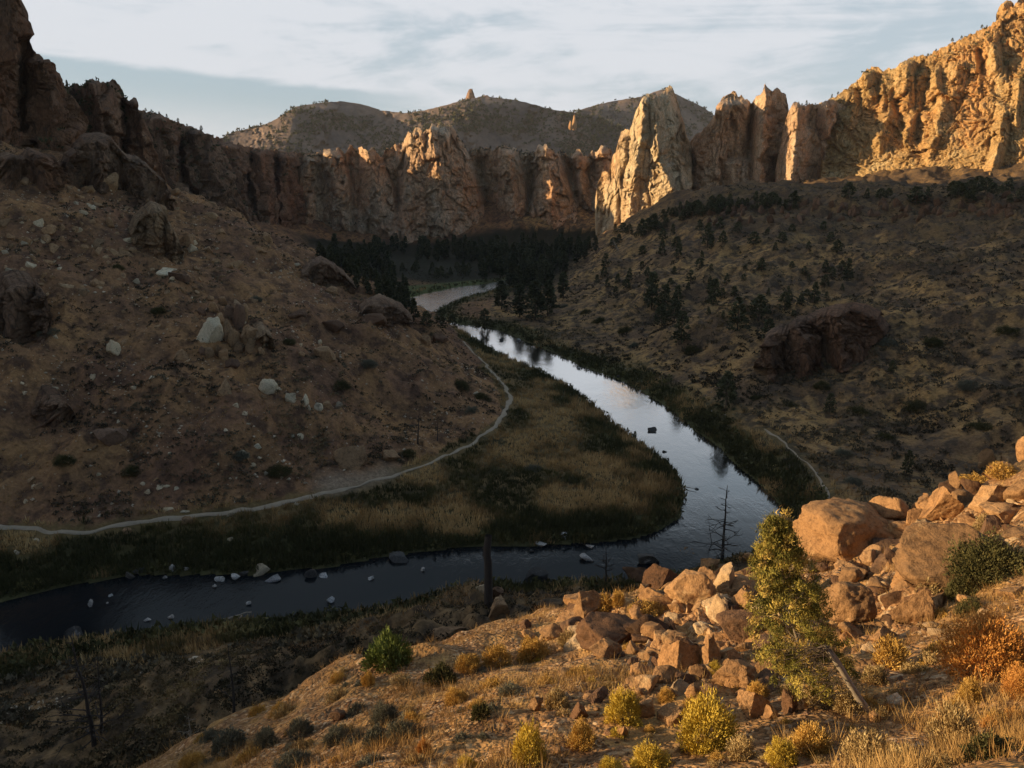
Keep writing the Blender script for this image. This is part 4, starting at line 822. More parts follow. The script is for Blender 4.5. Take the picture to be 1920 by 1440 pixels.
# columns of the brown outcrop
g = np.random.default_rng(22); it = []
for (px, py, w, h) in [(402,578,18,24),(418,566,16,20),(378,585,14,18),(432,590,16,34),(447,600,20,56),(458,590,14,40),(425,625,18,50),(440,640,16,46),(462,630,18,40),(475,628,20,30),(380,660,14,22),(392,664,16,24),(408,660,14,30),(447,655,18,24),(420,668,16,26),(470,650,16,30),(484,640,14,30),(436,682,24,20),(366,600,12,14),(412,600,16,26),(490,660,10,20),(395,560,12,12)]:
    o = boulder(px, py, w * 1.15, h * 1.1, M_tan if g.random() < .6 else M_red, seed=int(g.integers(500)), big=True, sub=3, ncut=9, name='rock_column'); tag(o, None, 'rock column', 'upright rocks of the brown outcrop'); it.append((px, o))
order_labels(it, lambda q: f'upright brown rock of the outcrop on the west hillside, {q} from its west end')
it = []
for _ in range(330):
    px, py = g.uniform(0, 640), g.uniform(380, 930)
    if g.random() < .62: px = g.uniform(0, 420); py = g.uniform(310, 560)
    Q, t = hit(px, py)
    if not (140 < t[0] < 420) or Q[0, 2] < 7: continue
    s = g.uniform(6, 14) * (1.9 if g.random() < (.3 if py < 520 else .1) else 1)
    pale = g.random() < (.15 if py < 700 else .45)
    o = boulder(px, py, s * g.uniform(.9, 1.4), s * g.uniform(.7, 1.1), M_pale if pale else M_tan, name='hillside_rock', seed=int(g.integers(1000)), rz=g.uniform(0, 6), t=float(t[0])); tag(o, None, 'rock', 'small rocks on the west hillside'); it.append((px, o, pale))
order_labels([(a, o) for a, o, p in it if p], lambda q: f'small pale rock on the west hillside, {q} small pale one from the west')
order_labels([(a, o) for a, o, p in it if not p], lambda q: f'small tan rock on the west hillside, {q} small tan one from the west')
# scree nobody could count
def scree(name, pts, rad, mat, seed):
    g = np.random.default_rng(seed); B, Fq = np.array([(1, 0, 0), (-1, 0, 0), (0, 1, 0), (0, -1, 0), (0, 0, 1), (0, 0, -1.)]), np.array([(0, 2, 4), (2, 1, 4), (1, 3, 4), (3, 0, 4), (2, 0, 5), (1, 2, 5), (3, 1, 5), (0, 3, 5)])
    n = len(pts); s = rad[:, None, None] * g.uniform(.5, 1.2, (n, 6, 1)); a = g.uniform(0, 6.28, n); c, d = np.cos(a)[:, None], np.sin(a)[:, None]
    V = B[None] * s; V = np.stack([V[..., 0] * c - V[..., 1] * d, V[..., 0] * d + V[..., 1] * c + g.normal(0, .25, (n, 6)) * rad[:, None], V[..., 2] * .7 + .3 * V[..., 0] * g.uniform(-1, 1, (n, 1))], -1) + pts[:, None]
    o = obj(name, V.reshape(-1, 3), (np.arange(n)[:, None, None] * 6 + Fq[None]).reshape(-1, 3), mat); return tag(o, kind='stuff')
x, y, z, u = polar(46000, 110, 420, 121, -39, 2)
cn = fbm(x / 14, y / 14, 0, 3, 91); ok = (u < .10 + .8 * np.clip(cn, 0, 1) ** 1.2 + .25 * sstep(40, 75, z)) & (z > 7) & (z < 110) & (ground(x, y, RDc) > 12); x, y = x[ok], y[ok]
r = np.exp(np.random.default_rng(2).normal(-1.7, .6, len(x))); M_scree = rock_mat('scree_stone', (.24, .17, .12), (.60, .48, .34), (.82, .74, .6), .25)
scree('scree', place(x, y), np.clip(r, .05, .7), M_scree, 31)
x, y, z, u = polar(30000, 8, 40, 122); cn = fbm(x / 2.5, y / 2.5, 0, 3, 92); ok = (u < .30 + .5 * cn) & (ground(x, y, A_fore) > .5); x, y = x[ok], y[ok]
r = np.exp(np.random.default_rng(3).normal(-3.6, .5, len(x))); scree('rubble', place(x, y), np.clip(r, .01, .12), M_basalt, 32)
x, y, z, u = polar(5000, 180, 330, 123, 5, 39); ok = (u < .25) & (ground(x, y, RDc) > 1) & (ground(x, y, RDc) < 14) & (fbm(x / 14, y / 14, 0, 2, 93) > .15) & (ground(x, y, A_east) > .5); x, y = x[ok], y[ok]
scree('gravel', place(x, y), np.random.default_rng(3).uniform(.15, .5, len(x)), M_river, 33)
# ---- rocks in the river
RB_ = [(492,1070,32,24,M_pale,'tall cream boulder standing in the dark water'),(748,1046,40,18,M_wet,'grey-topped boulder close to the grassy bank'),(583,1076,22,18,M_wet,'west half of the split rock in mid river'),(606,1080,18,8,M_river,'east half of the split rock in mid river'),(513,1085,30,12,M_river,'flat striped rock beside the tall cream boulder'),(441,1083,17,13,M_river,'peaked white rock west of the cream boulder'),(458,1075,18,11,M_wet,'dark rock behind the peaked white rock'),(414,1086,21,11,M_river,'smooth blue-grey rock west of the peaked one'),(402,1099,11,9,M_river,'broken little rock below the smooth blue-grey one'),(620,1125,15,13,M_river,'white block alone near the south bank'),(695,1085,11,8,M_river,'small white fin of rock in open water'),(793,1068,8,8,M_river,'tiny white fin of rock farther up the open water'),
 (242,1079,22,16,M_wet,'grey rock at the west end of the bank rocks'),(262,1070,22,10,M_wet,'long grey rock under the north bank'),(323,1066,10,15,M_river,'upright white rock under the north bank'),(338,1066,12,11,M_wet,'grey rock beside the upright white rock'),(350,1066,10,9,M_river,'white rock east of the grey bank rock'),(310,1082,9,5,M_river,'white chip of rock in the black water'),(170,1132,9,17,M_river,'narrow white rock in the black pool'),(206,1117,9,7,M_river,'small slanted rock in the black pool'),(201,1131,4,4,M_river,'tiny speck of rock in the black pool'),(277,1162,12,7,M_river,'pale flat rock near the south bank'),(320,1157,12,8,M_river,'broken pale rock near the south bank'),(288,1175,10,7,M_river,'white wedge touching the south bank'),(466,1131,9,9,M_river,'white hook-shaped rock in mid stream'),
 (140,1192,42,28,M_wet,'large dark boulder with white flecks at the south bank'),(210,1188,32,14,M_wet,'dark boulder with a white rim at the south bank'),(252,1184,7,9,M_river,'white tooth of rock at the south bank'),(355,1180,42,20,M_wet,'rounded black boulder at the south bank'),(1014,1021,24,11,M_river,'white oval rock at the head of the rapids'),(1058,1005,20,15,M_river,'white peaked rock under the grassy point'),(1100,1046,27,13,M_river,'white tilted slab in the rapids'),(1107,1025,17,6,M_river,'low rock awash above the tilted slab'),(997,1033,9,6,M_wet,'dark speck of rock in the rapids'),(1215,1046,42,25,M_wet,'dark boulder with a white band beside the spur'),(1223,806,17,9,M_wet,'dark rock in the middle of the long reach'),(1246,846,9,4,M_wet,'low dark rock awash in the long reach'),(1160,706,8,5,M_wet,'dark rock under the east bank'),(1005,1080,48,28,M_wet,'black square boulder at the near bank'),(902,1102,36,22,M_pale,'pale boulder at the near bank beside the snag'),(940,637,8,5,M_wet,'small dark rock at the top of the long reach'),(973,637,8,5,M_river,'small white rock at the top of the long reach'),(1306,916,9,4,M_wet,'dark rock beside the point'),(1085,690,7,4,M_river,'pale rock at the east bank of the long reach'),(400,1128,0,0,None,'')]
for i, (px, py, w, h, mt, lab) in enumerate(RB_):
    if not mt: continue
    o = boulder(px, py, w, h, mt, seed=400 + i, big=True, sub=3, ncut=9, lo=.2, hi=.65, zmin=0.0, sink=.12, name='river_rock'); tag(o, lab, 'river rock', 'rocks standing in the river')
# ---------------------------------------------------------------- wood, trunks and branches
def tubes(L, sides=5):
    """L: list of (points, radius at start, radius at end)"""
    V, Fq, off = [], [], 0
    for pts, r0, r1 in L:
        pts = np.asarray(pts, float); n = len(pts); d = np.gradient(pts, axis=0); d /= np.linalg.norm(d, axis=1)[:, None] + 1e-9
        ref = np.where(np.abs(d[:, 2:]) > .9, np.array([[1., 0, 0]]), np.array([[0, 0, 1.]])); a = np.cross(d, ref); a /= np.linalg.norm(a, axis=1)[:, None] + 1e-9; b = np.cross(d, a)
        th = np.linspace(0, 2 * math.pi, sides, endpoint=False); r = np.linspace(r0, r1, n)[:, None, None]
        R = pts[:, None] + r * (np.cos(th)[None, :, None] * a[:, None] + np.sin(th)[None, :, None] * b[:, None])
        V.append(R.reshape(-1, 3)); Fq.append(grid_faces(n, sides, True) + off); off += n * sides
    return np.concatenate(V), np.concatenate(Fq)
def wander(p, q, n, am, g):
    t = np.linspace(0, 1, n)[:, None]; L = np.linalg.norm(np.subtract(q, p)); w = np.cumsum(g.normal(0, 1, (n, 3)), 0); w -= t * w[-1:]; w[0] = 0
    return np.array(p) * (1 - t) + np.array(q) * t + w * am * L / math.sqrt(n)
k = NT('bark', .9, .1); M_bark = k.out(k.mix(k.noise((9, 9, 2), 4, .6), (.05, .035, .025), (.15, .11, .08)))
k = NT('burnt_wood', .8, .2); M_burnt = k.out(k.mix(k.noise((7, 7, 1.5), 5, .7), (.02, .017, .016), (.11, .085, .07)))
k = NT('grey_wood', .85, .2); M_grey = k.out(k.mix(k.noise((14, 14, 3), 4, .6), (.16, .12, .085), (.46, .38, .29)))
M_conifer = leaf_mat('conifer_needle', [(0, (.035, .038, .02)), (.6, (.075, .08, .042)), (1, (.15, .145, .07))])
M_junip = leaf_mat('juniper_needle', [(0, (.045, .046, .022)), (.6, (.095, .095, .048)), (1, (.18, .165, .08))])
# ---------------------------------------------------------------- conifers (unit height; variants shared by many trees)
def conifer_crown(seed, prof, nb, per, lf, droop=.1):
    g = np.random.default_rng(seed); C, D = [], []
    h = g.uniform(0, 1, nb) ** .8
    for i in range(nb):
        z = .1 + .9 * h[i]; r = prof(h[i]) * g.uniform(.55, 1.12); a = g.uniform(0, 6.283)
        t = g.uniform(.25, 1, per) ** .7
        p = np.stack([np.cos(a) * r * t, np.sin(a) * r * t, z - droop * r * t + .05 * t * t * 0], -1) + g.normal(0, .016, (per, 3)); C.append(p)
        D.append(np.broadcast_to([np.cos(a), np.sin(a), .25], p.shape) + g.normal(0, .55, p.shape))
    C = np.concatenate(C); D = np.concatenate(D); D /= np.linalg.norm(D, axis=1)[:, None]; m = len(C)
    s = lf * g.uniform(.6, 1.5, (m, 1)); b = np.cross(D, g.normal(0, 1, (m, 3))); b /= np.linalg.norm(b, axis=1)[:, None]
    V = np.stack([C - b * s * .45, C + b * s * .45, C + D * s * 1.2], 1).reshape(-1, 3); V[:, 2] = np.minimum(V[:, 2], 1.03)
    return V, np.arange(m * 3).reshape(-1, 3), np.clip(np.repeat(g.uniform(0, .8, m), 3) + .25 * (V[:, 2] > .5), 0, 1)
def tree_kind(prof, mat, nvar, nb, per, lf, seed, name):
    out = []
    for i in range(nvar):
        V, Fc, t = conifer_crown(seed + i, prof, nb, per, lf); g = np.random.default_rng(seed + i)
        out.append((mesh_data('crown', V, Fc, mat, dict(tint=t)), mesh_data('trunk', *tubes([(wander((0, 0, -.08), (0, 0, .92), 6, .02, g), .022, .004)]), M_bark)))
    return out
PINE = tree_kind(lambda h: .27 * (1 - h) ** .75 * (1 if h > .12 else .6) + .012, M_conifer, 5, 110, 10, .06, 500, 'pine')
FIR = tree_kind(lambda h: .20 * (1 - h) ** .6 * (1 if h > .2 else .35) + .012, M_conifer, 4, 110, 10, .055, 520, 'pine')
JUN = tree_kind(lambda h: .36 * math.sqrt(max(0, 1 - (h * 1.02) ** 1.6)) * (1 if h > .1 else .8) + .02, M_junip, 5, 95, 9, .065, 540, 'juniper')
JCON = tree_kind(lambda h: .30 * (1 - h) ** .7 + .02, M_junip, 4, 90, 9, .06, 560, 'juniper')
def tree(name, kind, i, base, hm, wide=1.0, rz=0.0):
    c, t = kind[i % len(kind)]; r = empty(name, base, rz); r.scale = (hm * wide, hm * wide, hm)
    link(bpy.data.objects.new('crown', c), r); link(bpy.data.objects.new('trunk', t), r); return r
def scatter_px(poly, n, mind, seed, tmin=60, sub=None):
    g = np.random.default_rng(seed); P = np.array(poly, float); out = []
    for _ in range(n * 60):
        q = g.uniform(P.min(0), P.max(0))
        if not in_poly(q[0], q[1], P): continue
        if any((q[0] - a) ** 2 + ((q[1] - b) * 1.6) ** 2 < mind * mind for a, b in out): continue
        out.append(tuple(q))
        if len(out) >= n: break
    return out
def row(poly, n, mind, seed, kinds, hpx, name, cat, group, text, tmin=60, wide=(.85, 1.2)):
    g = np.random.default_rng(seed + 1); it = []
    for px, py in scatter_px(poly, n, mind, seed):
        Q, t = hit(px, py, tmin=tmin)
        if not np.isfinite(Q[0, 0]) or river_d(Q[0, 0], Q[0, 1]) < .8: continue
        o = tree(name, kinds[int(g.integers(len(kinds)))], int(g.integers(9)), Q[0] - (0, 0, .2), g.uniform(*hpx) * t[0] / F, g.uniform(*wide), g.uniform(0, 6.28))
        tag(o, None, cat, group); it.append((px, o))
    order_labels(it, text)
row([(588,480),(640,476),(700,482),(745,520),(768,570),(772,604),(745,592),(690,556),(640,522)], 74, 6, 61, [PINE, FIR], (22, 42), 'pine_tree', 'tree', 'dark pines between the west hill and the river', lambda q: f'dark pine in the stand behind the west hill crest, {q} from the west')
row([(640,466),(800,468),(950,470),(1110,462),(1124,474),(1060,492),(900,494),(740,492)], 105, 5, 62, [PINE, FIR], (18, 36), 'pine_tree', 'tree', 'pines along the foot of the cliff', lambda q: f'dark pine in the belt along the cliff foot, {q} from the west')
row([(900,500),(1060,494),(1110,484),(1050,520),(1020,545),(960,545),(910,540),(885,522)], 52, 6, 63, [PINE, FIR], (26, 50), 'pine_tree', 'tree', 'pines behind the upper river bend', lambda q: f'tall dark pine behind the upper river bend, {q} from the west')
row([(745,505),(890,500),(880,518),(800,528),(745,530)], 18, 9, 64, [JUN, PINE], (12, 22), 'tree', 'tree', 'low trees behind the river meadow', lambda q: f'low dark tree behind the green river meadow, {q} from the west')
# trees that stand apart
TR_ = [(940,580,54,PINE,1.15,'pine standing on the east bank of the upper bend, westernmost of the five'),(974,594,62,FIR,1.1,'slim pine with a bare lower trunk on the east bank of the upper bend'),(1003,600,74,PINE,1.2,'biggest pine of the clump on the east bank of the upper bend'),(1028,592,66,PINE,1.1,'pine crowding the east side of the biggest bend pine'),(1056,560,50,FIR,1.2,'pine on the toe of the east slope behind the bend clump'),
 (909,612,34,JUN,1.0,'round dark tree on the east bank above the long reach'),(776,602,44,PINE,1.0,'pine at the river corner below the west hill'),(800,612,30,JUN,1.2,'dark streamside tree west of the upper bend narrows'),(826,616,36,JUN,1.0,'dark streamside tree in the middle of the narrows'),(848,612,24,JUN,1.2,'low streamside tree at the head of the long reach'),(756,588,36,PINE,1.0,'pine beside the river corner below the west hill'),
 (1327,462,44,JCON,1.0,'tall juniper near the top of the east slope'),(1222,580,70,JCON,.9,'tallest juniper of the big clump on the east slope'),(1246,588,56,JCON,1.0,'juniper in the middle of the big clump on the east slope'),(1264,604,44,JUN,1.0,'low juniper under the big clump on the east slope'),(1240,612,40,JUN,1.1,'rounded juniper at the bottom of the big clump'),(1270,574,40,JCON,1.0,'juniper on the uphill side of the big clump'),
 (1338,572,50,JCON,1.0,'lone conical juniper above the river trail on the east slope'),(1278,644,62,JCON,1.05,'broad juniper nearest the river trail on the east slope'),(1382,620,64,JCON,1.1,'western one of two big junipers beside the red outcrop'),(1422,602,50,JUN,1.1,'eastern one of two big junipers beside the red outcrop'),(1470,580,34,JUN,1.0,'small juniper above the two big ones'),(1527,566,38,JCON,1.0,'conical juniper above the red outcrop'),(1589,524,40,JCON,.9,'slender juniper high on the middle of the east slope'),(1546,540,26,JUN,1.0,'round juniper beside the slender one high on the slope'),
 (1360,770,76,JUN,.8,'dark juniper standing at the riverside trail'),(1440,640,44,JUN,.9,'juniper at the west edge of the red outcrop'),(1241,478,30,JCON,.9,'small juniper on the ridge shoulder'),(1272,484,34,JCON,.8,'slim juniper on the ridge shoulder'),(1204,440,30,JCON,1.,'juniper on the skyline of the ridge shoulder'),
 (1590,372,30,JUN,1.3,'wide juniper on the plateau rim before the shaded cliff'),(1625,372,20,JCON,1.0,'small conical juniper on the plateau rim'),(1650,374,22,JUN,1.2,'round juniper on the plateau rim beside the small conical one'),(1716,384,34,JUN,1.4,'broad dark juniper on the plateau rim under the golden hill'),(1738,374,24,JCON,1.0,'conical juniper beside the broad one on the rim'),(1665,372,20,JUN,1.2,'low juniper on the rim between the round and the broad one'),
 (1190,828,22,JCON,.8,'little conifer at the tip of the grassy point'),(1700,890,50,JUN,.6,'faint dark juniper low on the east slope'),(1555,775,40,JUN,.8,'dark juniper below the red outcrop'),(1672,700,26,JUN,.8,'dark juniper on the slope east of the red outcrop')]
for i, (px, py, h, kd, w, lab) in enumerate(TR_):
    Q, t = hit(px, py, tmin=60); o = tree('pine_tree' if kd in (PINE, FIR) else 'juniper_tree', kd, i, Q[0] - (0, 0, .3), h * t[0] / F, w, i * 1.3); tag(o, lab, 'tree', 'trees standing apart in the canyon')
row([(1150,440),(1200,428),(1262,400),(1300,384),(1420,378),(1500,376),(1500,392),(1400,400),(1290,410),(1190,450),(1140,466)], 70, 7, 65, [JUN, JCON], (11, 22), 'juniper_tree', 'tree', 'junipers along the ridge before the cliff', lambda q: f'dark juniper on the ridge crest before the cliffs, {q} from the west', wide=(1.0, 1.5))
row([(1120,480),(1300,420),(1560,430),(1620,520),(1500,600),(1300,600),(1150,560),(1080,540)], 70, 20, 66, [JUN, JCON], (12, 26), 'juniper_tree', 'tree', 'scattered junipers on the east slope', lambda q: f'small juniper scattered on the east slope, {q} from the west', wide=(.9, 1.4))
row([(1770,362),(1920,356),(1920,384),(1770,380)], 14, 9, 67, [JUN], (16, 32), 'juniper_tree', 'tree', 'junipers at the east end of the plateau rim', lambda q: f'dark juniper on the rim under the golden hill, {q} from the west', wide=(1.0, 1.4))
# skyline trees on the cliff tops
it = []
def on_top(face, px, hpx, kd, i, wide=1.0):
    P = cliffs[face][1][-1]; qx, qy = to_px(P); j = int(np.argmin(abs(qx - px))); b = P[j] + (0, 1.0, -.5); o = tree('juniper_tree', kd, i, b, .65 * hpx * b[1] / F, wide, i * 1.1); tag(o, None, 'tree', 'trees on the cliff skyline'); it.append((px, o))
for i, (fc, px, h, kd) in enumerate([('b1',124,18,FIR),('b1',136,8,JUN),('b2',272,9,JUN),('b2',283,9,JUN),('b2',297,8,JUN),('b2',312,12,JCON),('b2',334,11,JUN),('b2',350,8,JUN),('b2',376,13,JUN),('b',398,7,JUN),('r',1560,12,JCON),('r',1572,9,JUN),('r',1740,9,JUN),('r',1756,9,JUN),('r',1786,11,JUN),('r',1804,9,JUN),('r',1842,10,JUN),('r',1852,8,JCON),('t3',1512,14,JCON),('t3',1504,8,JUN),('t3',1530,6,JUN),('c',900,8,JUN),('c',920,9,JUN),('c',955,9,JUN),('c',978,8,JUN),('c',740,9,JCON)]): on_top(fc, px, h, kd, i, 1.0)
order_labels(it, lambda q: f'small tree silhouetted on the cliff top, {q} skyline tree from the west')
# woodland dots on the far hills
Pf = []
for fc, m, sd in (('h1', 4200, 1), ('h2', 1500, 2)):
    P = cliffs[fc][1].reshape(-1, 3); g = np.random.default_rng(sd); j = g.integers(0, len(P), m * 3); Q = P[j] + g.normal(0, 2, (len(j), 3)) * (1, 1, 0); cn = fbm(Q[:, 0] / 130, Q[:, 2] / 60, 0, 3, 95); Pf.append(Q[g.uniform(0, 1, len(j)) < .3 + .6 * cn])
Pf = np.concatenate(Pf); g = np.random.default_rng(4); n = len(Pf); R = g.uniform(2.4, 5.5, n); V, Fc, ow = leaf_cloud(Pf, R, R * 1.5, 11, .95, seed=44)
tag(obj('woodland', V, Fc, M_junip, attrs=dict(tint=g.uniform(0, .7, n)[ow])), kind='stuff')
# brush on cliff tops, ledges and scree of the rock faces
Pf = []
for fc, m, lo, hi in (('b', 500, .0, 1.), ('b1', 700, .0, 1.), ('b2', 600, .0, 1.), ('a', 350, 0, .7), ('c', 420, .0, .3), ('c', 260, .97, 1.), ('r', 900, 0, 1.), ('t2', 60, 0, .15), ('t3', 60, 0, .15)):
    P = cliffs[fc][1]; g = np.random.default_rng(len(Pf)); i = (g.uniform(lo, hi, m) * (P.shape[0] - 1)).astype(int); j = g.integers(0, P.shape[1], m); Q = P[i, j]; Pf.append(Q[fbm(Q[:, 0] / 30, Q[:, 2] / 20, 0, 2, 96) > -.1])
Pf = np.concatenate(Pf); n = len(Pf); R = g.uniform(.5, 1.9, n); V, Fc, ow = leaf_cloud(Pf, R, R, 10, .7, seed=45)
tag(obj('cliff_brush', V, Fc, M_junip, attrs=dict(tint=g.uniform(.1, 1, n)[ow])), kind='stuff')
# ---------------------------------------------------------------- standing dead trees
def dead_tree(base, top, r, nbr, blen, label, seed, mat=None, low=.25, up=.25, name='dead_tree', sides=6, broken=False):
    g = np.random.default_rng(seed); base, top = np.array(base, float), np.array(top, float); rel = top - base; H = np.linalg.norm(rel); mat = mat or M_burnt
    e = empty(name, base); sp = wander((0, 0, -.6), rel, 12, .015, g); obj('trunk', *tubes([(sp, r, r * (.75 if broken else .15))], 8), mat, e, smooth=True)
    L = []
    for _ in range(nbr):
        f = g.uniform(low, .97); p = sp[0] + (sp[-1] - sp[0]) * f; j = min(11, int(f * 11)); p = sp[j] + (sp[min(11, j + 1)] - sp[j]) * (f * 11 - j); a = g.uniform(0, 6.283); l = blen * H * g.uniform(.4, 1) * (1.15 - f)
        q = p + np.array([math.cos(a), math.sin(a), up + g.normal(0, .2)]) * l; w = wander(p, q, 6, .10, g); L.append((w, r * .42 * (1.2 - f), r * .10))
        for _ in range(2):
            s = w[int(g.integers(2, 5))]; L.append((wander(s, s + (q - p) * .45 + g.normal(0, .16, 3) * l, 4, .1, g), r * .2, r * .08))
    if L: obj('branches', *tubes(L, 4), mat, e)['kind'] = 'stuff' if len(L) > 100 else 'thing'
    return tag(e, label, 'dead tree')
def dead_px(bx, by, tx, ty, rpx, *a, tbase=None, **k):
    if tbase is None: Q, t = hit(bx, by, tmin=34); b = Q[0]; tb = float(t[0])
    if tbase is None and not np.isfinite(b[0]): tbase = 100
    if tbase: b = at_t(bx, by, tbase); b[2] = float(ground(b[0], b[1])); tb = tbase
    Y = b[1]; return dead_tree(b, at_y(tx, ty, Y), rpx * tb / F, *a, **k)
dead_px(917,1192,916,1004,8.5,16,.16,'burnt snag with a broken whitish top standing on the near bank',1,low=.75,up=-.5,broken=True,tbase=112)
dead_px(1356,1052,1364,910,3.4,32,.42,'bare dead tree rising against the water beside the spur',2,low=.1,up=.15)
dead_px(1136,1100,1136,1020,2.6,14,.55,'slim bare tree standing before the rapids',3,low=.2,up=.5)
dead_px(783,832,786,772,1.8,8,.25,'thin burnt trunk beside the trail, western of the pair',4)
dead_px(820,826,821,782,1.3,6,.25,'thin burnt trunk beside the trail, eastern of the pair',5)
dead_px(176,1398,134,1196,5.0,34,.30,'tall leaning burnt tree on the dark near bank',6,low=.1)
dead_px(190,1372,182,1232,3.4,24,.30,'straighter burnt tree behind the tall leaning one',7,low=.1)
dead_px(443,1352,428,1212,3.6,14,.2,'leaning burnt trunk at the west end of the spur',8)
dead_px(361,1402,352,1338,1.8,16,.5,'small pale dead sapling below the spur',9,mat=M_grey)
dead_px(1338,1036,1328,968,1.0,10,.4,'thin bare sapling west of the bare dead tree at the water',10,low=.2)
dead_px(1160,470,1148,448,1.6,8,.6,'pale dead tree on the ridge shoulder above the forest',12,mat=M_grey,low=.2)
# driftwood
def log(px, py, qx, qy, r, lab, forks=()):
    a, b = at_z(px, py, .35), at_z(qx, qy, .45); e = empty('driftwood_log', (a + b) / 2); m = (a + b) / 2; g = np.random.default_rng(int(px))
    L = [(wander(a - m, b - m, 7, .04, g), r, r * .5)] + [(wander(at_z(u, v, .4) - m, at_z(x, y, .35) - m, 5, .06, g), r * .6, r * .3) for u, v, x, y in forks]
    obj('log', *tubes(L, 6), M_grey, e, smooth=True); tag(e, lab, 'log')
log(412,1164,472,1148,.22,'bleached driftwood tangle at the south bank',[(452,1154,453,1172),(425,1162,446,1154)])
log(1288,914,1306,917,.10,'dark stick floating off the grassy point')
# ---------------------------------------------------------------- shrubs of the spur
def shrub_shape(seed, ncl, per, lf, flat=1.0, open_=.25, stems=26):
    """rounded shrub of radius 1: sprays of leaves at the ends of stems"""
    g = np.random.default_rng(seed); th = g.uniform(0, 6.283, ncl); ph = np.arccos(g.uniform(open_ * .2, 1, ncl)); q = g.uniform(.45, 1.0, ncl) ** .6 * (1 + .18 * noise(th * 1.1, ph * 2, 0, seed))
    d = np.stack([np.sin(ph) * np.cos(th), np.sin(ph) * np.sin(th), np.cos(ph) * flat], -1); C = d * q[:, None]
    own = np.repeat(np.arange(ncl), per); m = len(own); P = C[own] + g.normal(0, .075, (m, 3)) - d[own] * g.uniform(0, .22, (m, 1))
    D = d[own] + g.normal(0, .5, (m, 3)) + (0, 0, .35); D /= np.linalg.norm(D, axis=1)[:, None]; b = np.cross(D, g.normal(0, 1, (m, 3))); b /= np.linalg.norm(b, axis=1)[:, None]
    s = lf * g.uniform(.6, 1.5, (m, 1)); V = np.stack([P - b * s * .3, P + b * s * .3, P + D * s * 1.5], 1).reshape(-1, 3)
    tint = np.clip(np.repeat(g.uniform(0, 1, ncl)[own] * .55 + g.uniform(0, .45, m), 3), 0, 1)
    idx = g.choice(ncl, min(stems, ncl), False); T = [(wander((g.normal(0, .06), g.normal(0, .06), -.12), C[i] * .9, 5, .05, g), .018, .006) for i in idx]
    return (V, np.arange(m * 3).reshape(-1, 3), tint), tubes(T, 4)
M_rab = leaf_mat('rabbitbrush_flower', [(0, (.28, .19, .03)), (.5, (.60, .42, .06)), (1, (.75, .56, .12))])
M_oran = leaf_mat('rust_leaf', [(0, (.30, .12, .03)), (.5, (.60, .27, .065)), (1, (.75, .42, .13))])
M_gold = leaf_mat('golden_leaf', [(0, (.28, .15, .035)), (.5, (.56, .33, .08)), (1, (.70, .46, .15))])
M_sagg = leaf_mat('sage_grey_leaf', [(0, (.07, .068, .045)), (.5, (.16, .155, .11)), (1, (.26, .25, .18))])
M_dgrn = leaf_mat('dark_green_leaf', [(0, (.035, .035, .014)), (.5, (.085, .08, .03)), (1, (.17, .14, .05))])
M_lgrn = leaf_mat('bright_green_leaf', [(0, (.06, .08, .018)), (.5, (.15, .19, .045)), (1, (.28, .32, .10))])
M_strw = leaf_mat('pale_straw', [(0, (.22, .14, .06)), (.5, (.42, .29, .13)), (1, (.58, .44, .22))])
SH = {}
def shrub_mesh(kind, i, mat):
    key = (kind, i % 4, mat.name)
    if key not in SH:
        a = dict(fine=(220, 44, .05, 1.05), leafy=(150, 30, .075, 1.0), big=(320, 44, .038, .9), twig=(130, 26, .075, 1.1))[kind]
        (V, Fc, t), S_ = shrub_shape(700 + 10 * (i % 4) + len(kind), *a); SH[key] = (mesh_data('foliage', V, Fc, mat, dict(tint=t)), mesh_data('stems', *S_, M_bark))
    return SH[key]
def shrub(px, py, w, h, kind, mat, i, name='shrub', t=None):
    if t is None: Q, tt = hit(px, py + h * .40); t = float(tt[0]); b = Q[0]
    else: b = at_t(px, py + h * .4, t)
    f, s = shrub_mesh(kind, i, mat); e = empty(name, b - np.array([0, 0, .03]), i * 1.7); e.scale = (w * t / F * .52, w * t / F * .52, h * t / F * .86)
    link(bpy.data.objects.new('foliage', f), e); link(bpy.data.objects.new('stems', s), e); return e
